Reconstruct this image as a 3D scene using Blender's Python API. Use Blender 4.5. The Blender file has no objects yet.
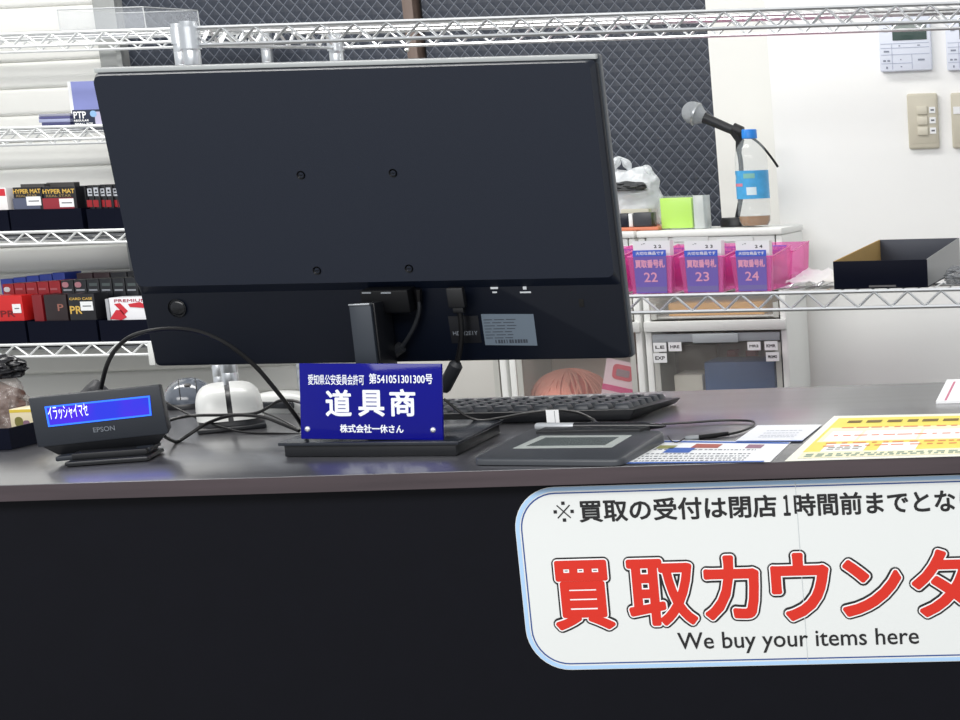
import bpy, bmesh, math, random
from mathutils import Matrix, Vector, Euler, noise
random.seed(7)
C = bpy.context.scene.collection
S = bpy.context.scene
PI = math.pi
# ------------------------------------------------------------------ camera
F = 1600.0; CX, CY = 1060.0, 450.0            # focal length and optical centre in pixels of the 960x720 frame
ROWS = ((0.99767189, -0.04071606, 0.05470832), (-0.03041681, -0.98366905, -0.17739788), (-0.06103782, -0.17532083, 0.98261742))
def _w(r): return Vector((r[0], r[2], r[1]))   # (x, up, depth) -> world x, y, z
RIGHT, DOWN, FWD = _w(ROWS[0]), _w(ROWS[1]), _w(ROWS[2])
CAM = Vector((0, 0, 1.2709))
cam_d = bpy.data.cameras.new('camera'); cam = bpy.data.objects.new('camera', cam_d); C.objects.link(cam)
m = Matrix((RIGHT, -DOWN, -FWD)).transposed().to_4x4(); m.translation = CAM
cam.matrix_world = m
cam_d.sensor_width = 36; cam_d.lens = F / 960 * 36
cam_d.shift_x = (480 - CX) / 960; cam_d.shift_y = (CY - 360) / 960
cam_d.clip_start = .05
S.camera = cam
def ray(px, py): return RIGHT * ((px - CX) / F) + DOWN * ((py - CY) / F) + FWD
def PY(px, py, Y): d = ray(px, py); return CAM + d * (Y / d.y)
def PZ(px, py, z): d = ray(px, py); return CAM + d * ((z - CAM.z) / d.z)
# ------------------------------------------------------------------ world, lights, exposure
w = bpy.data.worlds.new('world'); S.world = w; w.use_nodes = True
w.node_tree.nodes['Background'].inputs[0].default_value = (.93, .96, 1, 1)
w.node_tree.nodes['Background'].inputs[1].default_value = .6
def area(name, loc, sx, sy, power, rot=(0, 0, 0), col=(1, .985, .96)):
    l = bpy.data.lights.new(name, 'AREA'); l.shape = 'RECTANGLE'; l.size = sx; l.size_y = sy; l.energy = power; l.color = col
    o = bpy.data.objects.new(name, l); o.location = loc; o.rotation_euler = rot; C.objects.link(o); return o
area('ceiling_panel_light', (-2.0, 2.6, 2.62), 2.2, .35, 31)
area('ceiling_panel_light', (.4, 2.75, 2.62), 1.4, .35, 2)
area('ceiling_panel_light', (-1.0, -.5, 2.5), 3.4, .9, 62, (math.radians(28), 0, 0))
S.view_settings.view_transform = 'Standard'; S.view_settings.look = 'None'
S.view_settings.gamma = 1; S.view_settings.use_curve_mapping = False
S.view_settings.exposure = 0.25
# ------------------------------------------------------------------ materials
def nt(name):
    m = bpy.data.materials.new(name); m.use_nodes = True; return m, m.node_tree, m.node_tree.nodes['Principled BSDF']
def srgb(c):
    return tuple(((v / 255) / 12.92 if v / 255 <= .04045 else ((v / 255 + .055) / 1.055) ** 2.4) for v in c) + (1,)
MC = {}
def mat(name, rgb, rough=.5, metal=0, spec=.5, bump=0, bscale=200, coat=0, var=0, emis=0):
    if name in MC: return MC[name]
    m, t, b = nt(name); c = srgb(rgb); MC[name] = m
    b.inputs['Base Color'].default_value = c; b.inputs['Roughness'].default_value = rough
    b.inputs['Metallic'].default_value = metal; b.inputs['Specular IOR Level'].default_value = spec
    b.inputs['Coat Weight'].default_value = coat; b.inputs['Coat Roughness'].default_value = .08
    if emis: b.inputs['Emission Color'].default_value = c; b.inputs['Emission Strength'].default_value = emis
    if bump or var:
        tc = t.nodes.new('ShaderNodeTexCoord'); n = t.nodes.new('ShaderNodeTexNoise'); n.inputs['Scale'].default_value = bscale
        n.inputs['Detail'].default_value = 4
        t.links.new(tc.outputs['Object'], n.inputs['Vector'])
        if bump:
            bp = t.nodes.new('ShaderNodeBump'); bp.inputs['Strength'].default_value = bump; bp.inputs['Distance'].default_value = .001
            t.links.new(n.outputs['Fac'], bp.inputs['Height']); t.links.new(bp.outputs[0], b.inputs['Normal'])
        if var:
            mx = t.nodes.new('ShaderNodeMix'); mx.data_type = 'RGBA'
            mx.inputs[6].default_value = tuple(v * (1 - var) for v in c[:3]) + (1,); mx.inputs[7].default_value = tuple(min(1, v * (1 + var)) for v in c[:3]) + (1,)
            t.links.new(n.outputs['Fac'], mx.inputs[0]); t.links.new(mx.outputs[2], b.inputs['Base Color'])
    return m
def clear(name, rgb, alpha, rough=.1, gloss=.08, tint=None, bump=0, bscale=40):
    """translucent plastic: part see-through, part body colour, a little shine"""
    if name in MC: return MC[name]
    m, t, b = nt(name); MC[name] = m; c = srgb(rgb)
    tr = t.nodes.new('ShaderNodeBsdfTransparent'); tr.inputs[0].default_value = srgb(tint or (255, 255, 255))
    b.inputs['Base Color'].default_value = c; b.inputs['Roughness'].default_value = rough; b.inputs['Specular IOR Level'].default_value = gloss * 6
    mx = t.nodes.new('ShaderNodeMixShader'); mx.inputs[0].default_value = alpha
    t.links.new(tr.outputs[0], mx.inputs[1]); t.links.new(b.outputs[0], mx.inputs[2])
    t.links.new(mx.outputs[0], t.nodes['Material Output'].inputs[0])
    if bump:
        tc = t.nodes.new('ShaderNodeTexCoord'); n = t.nodes.new('ShaderNodeTexNoise'); n.inputs['Scale'].default_value = bscale
        bp = t.nodes.new('ShaderNodeBump'); bp.inputs['Strength'].default_value = bump; bp.inputs['Distance'].default_value = .01
        t.links.new(tc.outputs['Object'], n.inputs['Vector']); t.links.new(n.outputs['Fac'], bp.inputs['Height']); t.links.new(bp.outputs[0], b.inputs['Normal'])
    return m
def wood_top(name, rgb, rough, stretch, var=.25):
    m, t, b = nt(name); c = srgb(rgb); MC[name] = m
    tc = t.nodes.new('ShaderNodeTexCoord'); mp = t.nodes.new('ShaderNodeMapping'); mp.inputs['Scale'].default_value = stretch
    n = t.nodes.new('ShaderNodeTexNoise'); n.inputs['Scale'].default_value = 6; n.inputs['Detail'].default_value = 8
    r = t.nodes.new('ShaderNodeValToRGB')
    r.color_ramp.elements[0].color = tuple(v * (1 - var) for v in c[:3]) + (1,); r.color_ramp.elements[1].color = tuple(v * (1 + var) for v in c[:3]) + (1,)
    r.color_ramp.elements[0].position = .3; r.color_ramp.elements[1].position = .7
    for a, z in ((tc.outputs['Object'], mp.inputs[0]), (mp.outputs[0], n.inputs['Vector']), (n.outputs['Fac'], r.inputs[0]), (r.outputs[0], b.inputs['Base Color'])): t.links.new(a, z)
    b.inputs['Roughness'].default_value = rough
    if name == 'counter_top_laminate': b.inputs['Specular IOR Level'].default_value = 1.0; b.inputs['Coat Weight'].default_value = 1; b.inputs['Coat Roughness'].default_value = .22
    return m
def quilt(name):
    m, t, b = nt(name); MC[name] = m
    tc = t.nodes.new('ShaderNodeTexCoord'); sx = t.nodes.new('ShaderNodeSeparateXYZ'); t.links.new(tc.outputs['Object'], sx.inputs[0])
    def M(op, a, bb=None):
        n = t.nodes.new('ShaderNodeMath'); n.operation = op
        for i, v in enumerate((a, bb)):
            if v is None: continue
            if isinstance(v, (int, float)): n.inputs[i].default_value = v
            else: t.links.new(v, n.inputs[i])
        return n.outputs[0]
    P = .028
    xs = sx.outputs['X']; zs = M('MULTIPLY', sx.outputs['Z'], .9)
    def wave(v): return M('ABSOLUTE', M('SUBTRACT', M('FRACT', M('DIVIDE', v, P)), .5))    # 0 on the seam, .5 in the pad
    a = wave(M('ADD', xs, zs)); c = wave(M('SUBTRACT', xs, zs))
    d = M('MINIMUM', a, c)
    seam = M('LESS_THAN', d, .045)
    nz = t.nodes.new('ShaderNodeTexNoise'); nz.inputs['Scale'].default_value = 3; t.links.new(tc.outputs['Object'], nz.inputs['Vector'])
    mx = t.nodes.new('ShaderNodeMix'); mx.data_type = 'RGBA'; mx.inputs[6].default_value = srgb((44, 50, 62)); mx.inputs[7].default_value = srgb((112, 118, 130))
    t.links.new(M('MULTIPLY', seam, M('ADD', nz.outputs['Fac'], .1)), mx.inputs[0]); t.links.new(mx.outputs[2], b.inputs['Base Color'])
    bp = t.nodes.new('ShaderNodeBump'); bp.inputs['Strength'].default_value = .5; bp.inputs['Distance'].default_value = .004
    t.links.new(M('POWER', d, .4), bp.inputs['Height']); t.links.new(bp.outputs[0], b.inputs['Normal'])
    b.inputs['Roughness'].default_value = .45
    return m
WHITE = mat('white_plastic', (238, 240, 240), .35)
PAPER = mat('paper_white', (246, 247, 248), .6)
WALLW = mat('wall_paper_white', (251, 251, 249), .7, bump=.25, bscale=60)
WALLG = mat('wall_board_white', (236, 236, 232), .6)
CHROME = mat('chrome', (242, 244, 246), .34, .85)
LWIRE = mat('bright_wire', (238, 240, 240), .45, .1)
BLACKP = mat('black_plastic', (13, 15, 20), .38, bump=.1, bscale=900)
NAVY = mat('monitor_back_plastic', (5, 16, 34), .42, spec=.45, bump=.12, bscale=1200)
NAVYD = mat('monitor_lower_plastic', (5, 11, 24), .42, spec=.3, bump=.12, bscale=1200)
CABLE = mat('cable_rubber', (8, 8, 10), .35, spec=.35)
INK = mat('black_ink', (22, 22, 24), .6)
CARD_B = mat('black_cardboard', (4, 8, 26), .6, spec=.12, var=.1, bscale=60)
KRAFT = mat('kraft_cardboard', (196, 160, 96), .8, var=.08, bscale=90)
# ------------------------------------------------------------------ mesh helpers
def new(): return bmesh.new()
def merge(bm, tmp, mi=0):
    for f in tmp.faces: f.material_index = mi
    me = bpy.data.meshes.new('t'); tmp.to_mesh(me); tmp.free(); bm.from_mesh(me); bpy.data.meshes.remove(me)
def T(x=0, y=0, z=0, rx=0, ry=0, rz=0): return Matrix.Translation((x, y, z)) @ Euler((rx, ry, rz)).to_matrix().to_4x4()
def box(bm, x0, y0, z0, x1, y1, z1, bev=0, M=None, mi=0, seg=2):
    t = new(); bmesh.ops.create_cube(t, size=1)
    bmesh.ops.scale(t, vec=(abs(x1 - x0), abs(y1 - y0), abs(z1 - z0)), verts=t.verts)
    bmesh.ops.translate(t, vec=((x0 + x1) / 2, (y0 + y1) / 2, (z0 + z1) / 2), verts=t.verts)
    if bev: bmesh.ops.bevel(t, geom=t.edges[:], offset=bev, segments=seg, affect='EDGES', profile=.5)
    if M is not None: bmesh.ops.transform(t, matrix=M, verts=t.verts)
    merge(bm, t, mi); return bm
def hull8(bm, pts, mi=0, bev=0):
    """solid from 8 corners: bottom 4 (ccw) then top 4"""
    t = new(); v = [t.verts.new(p) for p in pts]
    for f in ((3, 2, 1, 0), (4, 5, 6, 7), (0, 1, 5, 4), (1, 2, 6, 5), (2, 3, 7, 6), (3, 0, 4, 7)): t.faces.new([v[i] for i in f])
    bmesh.ops.recalc_face_normals(t, faces=t.faces)
    if bev: bmesh.ops.bevel(t, geom=t.edges[:], offset=bev, segments=2, affect='EDGES', profile=.5)
    merge(bm, t, mi); return bm
def prism(bm, pts, y0, y1, M=None, mi=0, bev=0):
    """outline in local x,z extruded along y"""
    t = new(); f = t.faces.new([t.verts.new((x, y0, z)) for x, z in pts])
    r = bmesh.ops.extrude_face_region(t, geom=[f]); vs = [e for e in r['geom'] if isinstance(e, bmesh.types.BMVert)]
    bmesh.ops.translate(t, vec=(0, y1 - y0, 0), verts=vs); bmesh.ops.recalc_face_normals(t, faces=t.faces)
    if bev:
        es = [e for e in t.edges if abs(e.verts[0].co.y - e.verts[1].co.y) < 1e-6]
        bmesh.ops.bevel(t, geom=es, offset=bev, segments=2, affect='EDGES', profile=.5)
    if M is not None: bmesh.ops.transform(t, matrix=M, verts=t.verts)
    merge(bm, t, mi); return bm
def rrect(w, h, r, n=6, cx=0, cz=0):
    o = []
    for k, (sx, sz) in enumerate(((1, 1), (-1, 1), (-1, -1), (1, -1))):
        for i in range(n + 1):
            a = (k + i / n) * PI / 2
            o.append((cx + sx * (w / 2 - r) + r * math.cos(a), cz + sz * (h / 2 - r) + r * math.sin(a)))
    return o
def smooth_path(pts, n=8):
    P = [Vector(p) for p in pts]
    if len(P) < 3: return P
    o = []
    for i in range(len(P) - 1):
        a = P[i - 1] if i else P[0] * 2 - P[1]; b, c = P[i], P[i + 1]; d = P[i + 2] if i + 2 < len(P) else P[-1] * 2 - P[-2]
        for k in range(n):
            t = k / n
            o.append(.5 * ((2 * b) + (c - a) * t + (2 * a - 5 * b + 4 * c - d) * t * t + (3 * b - a - 3 * c + d) * t ** 3))
    return o + [P[-1]]
def tube(bm, pts, r, seg=8, mi=0, closed=False):
    P = [Vector(p) for p in pts]; t = new(); rings = []; n = len(P)
    rs = r if isinstance(r, (list, tuple)) else [r] * n
    up = None
    for i, p in enumerate(P):
        d = (P[(i + 1) % n] - P[i - 1]) if closed else (P[min(i + 1, n - 1)] - P[max(i - 1, 0)])
        d.normalize()
        if up is None: up = Vector((0, 0, 1)) if abs(d.z) < .9 else Vector((1, 0, 0))
        s = d.cross(up).normalized(); up = s.cross(d).normalized()
        rings.append([t.verts.new(p + s * math.cos(2 * PI * k / seg) * rs[i] + up * math.sin(2 * PI * k / seg) * rs[i]) for k in range(seg)])
    for i in range(n if closed else n - 1):
        a, b = rings[i], rings[(i + 1) % n]
        for k in range(seg): t.faces.new((a[k], a[(k + 1) % seg], b[(k + 1) % seg], b[k]))
    if not closed: t.faces.new(rings[0][::-1]); t.faces.new(rings[-1])
    bmesh.ops.recalc_face_normals(t, faces=t.faces)
    for f in t.faces: f.smooth = len(f.verts) == 4
    me = bpy.data.meshes.new('t')
    for f in t.faces: f.material_index = mi
    t.to_mesh(me); t.free(); bm.from_mesh(me); bpy.data.meshes.remove(me)
    return bm
def lathe(bm, prof, seg=32, M=None, mi=0):
    """prof: (radius, z) list"""
    t = new(); rings = []
    for r, z in prof:
        rings.append([t.verts.new((max(r, 1e-5) * math.cos(2 * PI * k / seg), max(r, 1e-5) * math.sin(2 * PI * k / seg), z)) for k in range(seg)])
    for a, b in zip(rings, rings[1:]):
        for k in range(seg): t.faces.new((a[k], a[(k + 1) % seg], b[(k + 1) % seg], b[k])).smooth = True
    bmesh.ops.recalc_face_normals(t, faces=t.faces)
    if M is not None: bmesh.ops.transform(t, matrix=M, verts=t.verts)
    merge(bm, t, mi)
    return bm
def dome(bm, L, W, H, M=None, mi=0, px=2.4, pz=2.0, seg=32, rings=14, skew=0.0, low=0.0):
    """mouse-like shell: length L on y, width W on x, height H, flat underneath"""
    t = new(); R = []
    def sp(v, p): return math.copysign(abs(v) ** (2 / p), v)
    for i in range(rings + 1):
        a = i / rings * PI / 2; rr = math.cos(a) ** (2 / pz); z = math.sin(a) ** (2 / pz) * H
        R.append([t.verts.new((sp(math.cos(2 * PI * k / seg), px) * W / 2 * rr, sp(math.sin(2 * PI * k / seg), px) * L / 2 * rr + skew * z, z + low)) for k in range(seg)])
    for a, b in zip(R, R[1:]):
        for k in range(seg): t.faces.new((a[k], a[(k + 1) % seg], b[(k + 1) % seg], b[k]))
    t.faces.new(R[0][::-1])
    bmesh.ops.remove_doubles(t, verts=t.verts, dist=1e-6); bmesh.ops.recalc_face_normals(t, faces=t.faces)
    for f in t.faces: f.smooth = len(f.verts) < 8
    if M is not None: bmesh.ops.transform(t, matrix=M, verts=t.verts)
    merge(bm, t, mi); return bm
def dome_z(x, y, L, W, H, px, pz, skew):
    rr = ((abs(x) / (W / 2)) ** px + (abs(y) / (L / 2)) ** px) ** (1 / px); z = H * max(0, 1 - rr ** pz) ** (1 / pz)
    return (x, y + skew * z, z)
# ------------------------------------------------------------------ object helpers
def obj(name, bm, mats, parent=None, M=None, label=None):
    if M is not None: bmesh.ops.transform(bm, matrix=M, verts=bm.verts)
    me = bpy.data.meshes.new(name); bm.to_mesh(me); bm.free()
    me.set_sharp_from_angle(angle=math.radians(38))
    for q in (mats if isinstance(mats, (list, tuple)) else [mats]): me.materials.append(q)
    o = bpy.data.objects.new(name, me); C.objects.link(o)
    if parent is not None: o.parent = parent
    if label: o['label'] = label
    return o
def tag(o, label, cat, group=None, kind=None):
    o['label'] = label; o['category'] = cat
    if group: o['group'] = group
    if kind: o['kind'] = kind
    return o
def thing(name, label, cat, loc=(0, 0, 0), rot=(0, 0, 0), group=None):
    o = bpy.data.objects.new(name, None); C.objects.link(o); o.location = loc; o.rotation_euler = rot; o.empty_display_size = .02
    return tag(o, label, cat, group)
def single(name, bm, mats, label, cat, group=None, rot=(0, 0, 0), loc=None):
    """a thing that is one mesh; without loc the verts are in world coordinates and the origin moves to the base"""
    if loc is None:
        v = [x.co for x in bm.verts]; c = Vector(((min(a.x for a in v) + max(a.x for a in v)) / 2, (min(a.y for a in v) + max(a.y for a in v)) / 2, min(a.z for a in v)))
        bmesh.ops.translate(bm, vec=-c, verts=bm.verts); loc = c
    o = obj(name, bm, mats); o.location = loc; o.rotation_euler = rot
    return tag(o, label, cat, group)
def struct(name, bm, m, parent=None):
    o = obj(name, bm, m, parent)
    if parent is None: o['kind'] = 'structure'
    return o
def mw(o):   # matrix of a freshly placed thing
    return Matrix.Translation(o.location) @ o.rotation_euler.to_matrix().to_4x4()
def on(M, px, py, y=0):
    """point of the local plane y=const of frame M seen at a pixel -> local (x, z)"""
    o = M @ Vector((0, y, 0)); n = (M.to_3x3() @ Vector((0, 1, 0))).normalized(); d = ray(px, py)
    p = CAM + d * ((o - CAM).dot(n) / d.dot(n)); q = M.inverted() @ p
    return q.x, q.z
STK = 1.2e-5
def text_bm(body, x0, z0, x1, z1, y=0, bold=0, fit=True, res=3):
    """flat lettering facing -y filling the rectangle"""
    cu = bpy.data.curves.new('t', 'FONT'); cu.body = body; cu.resolution_u = res; cu.fill_mode = 'FRONT'; cu.size = 1
    o = bpy.data.objects.new('t', cu); C.objects.link(o); dg = bpy.context.evaluated_depsgraph_get()
    me = bpy.data.meshes.new_from_object(o.evaluated_get(dg)); bpy.data.objects.remove(o); bpy.data.curves.remove(cu)
    t = new(); t.from_mesh(me); bpy.data.meshes.remove(me)
    for f in t.faces: f.material_index = 0; f.smooth = False
    xs = [v.co.x for v in t.verts]; ys = [v.co.y for v in t.verts]
    ax, bx, ay, by = min(xs), max(xs), min(ys), max(ys)
    b = bold
    sx = (x1 - x0 - 2 * b) / (bx - ax); sz = (z1 - z0 - 2 * b) / max(by - ay, 1e-6)
    if not fit: sx = sz = min(sx, sz)
    for v in t.verts:
        v.co = Vector((x0 + b + (v.co.x - ax) * sx, y, z0 + b + (v.co.y - ay) * sz))
    if b:
        me = bpy.data.meshes.new('t'); t.to_mesh(me); n = 12 if b < .002 else 24
        for k in range(n):
            a = 2 * PI * k / n; u = new(); u.from_mesh(me); bmesh.ops.translate(u, vec=(b * math.cos(a), (k + 1) * STK * 12 / n, b * math.sin(a)), verts=u.verts); merge(t, u)
        if b > .0015:
            for k in range(6):
                a = 2 * PI * (k + .5) / 6; u = new(); u.from_mesh(me); bmesh.ops.translate(u, vec=(b * .5 * math.cos(a), (k + 13) * STK, b * .5 * math.sin(a)), verts=u.verts); merge(t, u)
        bpy.data.meshes.remove(me)
    return t
def text(body, rect, parent, m, y=0, bold=0, M=None, fit=True, name='lettering', label=None):
    return obj(name, text_bm(body, *rect, y=y, bold=bold, fit=fit), m, parent, M, label)
def pxrect(M, x0, y0, x1, y1, y=0):
    """local rect (x0,z0,x1,z1) of a pixel rectangle: the left-bottom and right-top averaged on plane y"""
    a = on(M, x0, (y0 + y1) / 2, y); b = on(M, x1, (y0 + y1) / 2, y); c = on(M, (x0 + x1) / 2, y0, y); d = on(M, (x0 + x1) / 2, y1, y)
    return a[0], d[1], b[0], c[1]
def qprism(bm, M, pxs, y0, y1, mi=0):
    prism(bm, [on(M, a, b, y0) for a, b in pxs], y0, y1, mi=mi); return bm
# ================================================================== SETTING
ZC = 1.0                                  # counter top
YW = 3.75
def slab(x0, y0, z0, x1, y1, z1): return box(new(), x0, y0, z0, x1, y1, z1)
struct('floor', slab(-4.5, -1.5, -.05, 2.5, 3.9, 0), mat('floor_vinyl', (150, 148, 142), .35, var=.06, bscale=8))
struct('ceiling', slab(-4.5, 1.9, 2.66, 2.5, 3.9, 2.7), mat('ceiling_board', (235, 235, 232), .8, bump=.2, bscale=120))
# ribbed white boarding at the left
bm = new()
x0, x1 = -4.5, PY(96.5, 0, YW).x; ZQ = PY(280, 310, YW).z; x1b = PY(405, 0, YW).x
z = 0.0; k = 0
while z < 2.66:
    h = .062
    xr = x1b if z + h < ZQ else x1
    box(bm, x0, YW + .004, z, xr, YW + .03, min(z + h - .0015, 2.66), bev=.009, seg=4)
    z += h
box(bm, x0, YW + .014, 0, x1, YW + .05, 2.66); box(bm, x1, YW + .014, 0, x1b, YW + .05, ZQ)
struct('wall_left', bm, WALLG)
xa, xb, xc, xd = PY(121.5, 0, YW).x, PY(405, 0, YW).x, PY(421, 0, YW).x, PY(709, 37, YW).x
bm = new(); box(bm, x1, YW - .02, ZQ, xa, YW + .05, 2.66, bev=.003); box(bm, xa - .012, YW - .03, ZQ, xa, YW - .02, 2.66)
struct('trim_1', bm, mat('grey_steel_frame', (172, 174, 172), .4, .3))
struct('trim_2', box(new(), xb, YW - .02, 0, xc - .013, YW + .05, 2.66, bev=.002), wood_top('brown_wood_post', (112, 96, 88), .5, (12, 12, 1), .15))
struct('trim_3', slab(xc - .013, YW + .02, 0, xc, YW + .05, 2.66), mat('dark_gap', (14, 15, 18), .8))
Q = quilt('quilted_padding')
struct('wall_panel_left', slab(xa, YW, ZQ, xb, YW + .05, 2.66), Q)
struct('wall_panel_right', slab(xc, YW, 0, xd, YW + .05, 2.66), Q)
YC = 3.42; xe = PY(767, 35, YC).x
struct('wall_back', slab(xd, YW - .01, 0, xe + .3, YW + .05, 2.66), WALLG)
struct('wall_right', slab(xe, YC, 0, 2.5, YW + .05, 2.66), WALLW)

# ================================================================== COUNTER
X0, X1, YF, YB = -2.1, .75, 1.502, 2.045
ct = thing('service_counter', 'long dark wood-grain service counter with a glossy top and thin edge band', 'counter', (-.7, 1.77, 0))
Mi = mw(ct).inverted()
topm = wood_top('counter_top_laminate', (74, 74, 79), .32, (.6, 8, 8), .2)
obj('counter_top', box(new(), X0, YF, ZC - .0165, X1, YB, ZC, bev=.0008), topm, ct, Mi)
edge = wood_top('counter_edge_band', (66, 56, 60), .42, (.8, 10, 14), .22)
obj('edge_band', box(new(), X0, YF - .0012, ZC - .0165, X1, YF - .0001, ZC - .0006), edge, ct, Mi, 'brownish wood-grain strip along the front edge')
obj('front_panel', box(new(), X0 + .01, YF + .014, .06, X1 - .01, YF + .034, ZC - .017), mat('counter_front_laminate', (9, 10, 18), .5, spec=.15, var=.15, bscale=30), ct, Mi)
obj('side_panel', box(new(), X0 + .01, YF + .036, .06, X0 + .03, YB - .02, ZC - .017), topm, ct, Mi)
obj('side_panel', box(new(), X1 - .03, YF + .036, .06, X1 - .01, YB - .02, ZC - .017), topm, ct, Mi)
obj('kick_board', box(new(), X0 + .03, YF + .05, 0, X1 - .03, YB - .05, .058), mat('kick_black', (18, 18, 20), .6), ct, Mi)
# ---- sign on the front
YS = YF + .0135
p = PY(516, 580, YS)
sg = thing('counter_sign', 'white rounded sign with blue border and big red characters on the counter front', 'sign', (PY(516, 668, YS).x + .0145, YS, PY(571, 669.5, YS).z))
M = mw(sg)
W = on(M, 1074, 560)[0]; Hs = on(M, 560, 486.5)[1]
cx, cz = W / 2, Hs / 2
def ring(pts_o, pts_i, y0, y1):
    bm = new(); n = len(pts_o)
    vo = [bm.verts.new((x, y0, z)) for x, z in pts_o]; vi = [bm.verts.new((x, y0, z)) for x, z in pts_i]
    for i in range(n): bm.faces.new((vo[i], vo[(i + 1) % n], vi[(i + 1) % n], vi[i]))
    return bm
obj('sign_sheet', prism(new(), rrect(W, Hs, .043, 10, cx, cz), -.0012, 0), mat('laminated_white', (226, 229, 228), .35, coat=.3), sg)
obj('blue_border', ring(rrect(W - .001, Hs - .001, .043, 10, cx, cz), rrect(W - .0085, Hs - .0085, .040, 10, cx, cz), -.0014, 0), mat('pale_blue_print', (172, 206, 240), .4), sg, label='pale blue outer border')
obj('blue_outline', ring(rrect(W - .0115, Hs - .0115, .037, 10, cx, cz), rrect(W - .0142, Hs - .0142, .036, 10, cx, cz), -.0014, 0), mat('dark_blue_print', (42, 74, 140), .4), sg, label='thin dark blue line inside the border')
obj('sheet_seam', box(new(), on(M, 795, 480)[0], -.0016, .002, on(M, 795, 480)[0] + .0005, -.0012, Hs - .002), mat('seam', (196, 202, 204), .5), sg)
def line(body, a, b, cyl=512, half=12.0, bold=.0006):
    ya = lambda x: (511.5 - (x - 565) * .029)
    x0_, x1_ = on(M, a, ya(a))[0], on(M, b, ya(b))[0]; zc_ = (on(M, a, ya(a))[1] + on(M, b, ya(b))[1]) / 2; hh = half / 1050
    text(body, (x0_, zc_ - hh, x1_, zc_ + hh), sg, INK, -.0016, bold)
line('買取の受付は閉店', 579.3, 777); line('１', 783.5, 790.5, half=11); line('時間前までとな', 794.3, 955.5); line('ります', 960, 1031)
bm = new(); mx_, mz_ = on(M, 564.2, 511.3); d_ = .0092
for a_ in (PI / 4, -PI / 4):
    c_, s_ = math.cos(a_), math.sin(a_); hw = .0006; q = [(d_ * c_ * k1 - hw * s_ * k2 + mx_, d_ * s_ * k1 + hw * c_ * k2 + mz_) for k1, k2 in ((-1, -1), (1, -1), (1, 1), (-1, 1))]
    bm.faces.new([bm.verts.new((x, -.0016 - (.00004 if a_ > 0 else 0), z)) for x, z in q])
for dx, dz_ in ((.0085, 0), (-.0085, 0), (0, .0085), (0, -.0085)):
    bm.faces.new([bm.verts.new((mx_ + dx + u * .0017, -.0016, mz_ + dz_ + v * .0017)) for u, v in ((-1, -1), (1, -1), (1, 1), (-1, 1))])
obj('lettering', bm, INK, sg, label='reference mark at the start of the line')
RED = mat('red_print', (212, 40, 20), .5); 
for ch, a, b, c, d in (('買', 551, 557, 616.5, 632), ('取', 625.5, 555.5, 699.5, 628), ('カ', 701, 552, 763, 622), ('ウ', 769, 549.5, 833, 623), ('ン', 839, 556, 905, 618.5), ('タ', 909, 546, 975, 619), ('ー', 983, 575, 1042, 586)):
    r = pxrect(M, a, b, c, d); g = -.0003
    r = (r[0] + g, r[1] + g, r[2] - g, r[3] - g)
    # red body, white rim, black rim: same glyph, three stroke weights
    base = .0043
    sh = lambda e: (r[0] + e, r[1] + e, r[2] - e, r[3] - e)
    text(ch, sh(0), sg, INK, -.0015, .0056, name='lettering', label='black outer rim of a big red character')
    text(ch, sh(.0017), sg, PAPER, -.0018, .0035, label='white rim of a big red character')
    text(ch, sh(.0030), sg, RED, -.0021, .0022, label='big red character')
r = pxrect(M, 678, 629, 919, 652.5); 
text('We buy your items here', (on(M, 678, 640)[0], on(M, 800, 651.5)[1], on(M, 919, 636)[0], on(M, 800, 629.5)[1]), sg, INK, -.0016, .0002)

# ================================================================== MONITOR
MH = T(-.8392, 1.697, CAM.z - .0237, math.radians(7.67), math.radians(1.0), math.radians(.14))
mon = thing('monitor', 'large black computer monitor seen from behind on a slab stand', 'monitor', (-.83, 1.675, ZC))
Mi = mw(mon).inverted(); MM = Mi @ MH
W, Hh = .54, .325
BEZ = mat('monitor_bezel', (66, 72, 80), .35)
obj('bezel', prism(new(), rrect(W, Hh, .004, 4), .002, .012, bev=.001), BEZ, mon, MM)
obj('top_rim', box(new(), -W / 2 + .001, -.005, Hh / 2 - .0048, W / 2 - .001, .0018, Hh / 2 - .0002, bev=.0008), mat('rim_lit_grey', (176, 180, 180), .35), mon, MM, 'rim along the top edge, coloured light grey where it catches the light')  # bezel edge catching the light, put into a lighter colour than the rest
obj('screen', box(new(), -W / 2 + .008, .0121, -Hh / 2 + .014, W / 2 - .008, .0128, Hh / 2 - .008), mat('screen_glass', (10, 11, 14), .1), mon, MM)
obj('lower_cover', prism(new(), rrect(W - .002, Hh - .007, .006, 4, 0, -.0025), -.006, .002, bev=.0025), NAVYD, mon, MM)
# upper cover: a shallow tray shape, lower edge at the seam line
zl = on(MH, 395, 290, -.012)[1]
def loft(bm, A, B, y0, y1):
    a = [bm.verts.new((x, y0, z)) for x, z in A]; b = [bm.verts.new((x, y1, z)) for x, z in B]; n = len(a)
    for i in range(n): bm.faces.new((a[i], a[(i + 1) % n], b[(i + 1) % n], b[i]))
    bm.faces.new(b); bm.faces.new(a); bmesh.ops.recalc_face_normals(bm, faces=bm.faces)
    return bm
zt = Hh / 2 - .0052
A = rrect(W - .004, zt - zl, .004, 5, 0, (zt + zl) / 2); B = rrect(W - .010, zt - zl - .012, .008, 5, 0, (zt + zl) / 2 + .004)
bm = loft(new(), A, B, -.006, -.0155)
obj('upper_cover', bm, NAVY, mon, MM)
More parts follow.
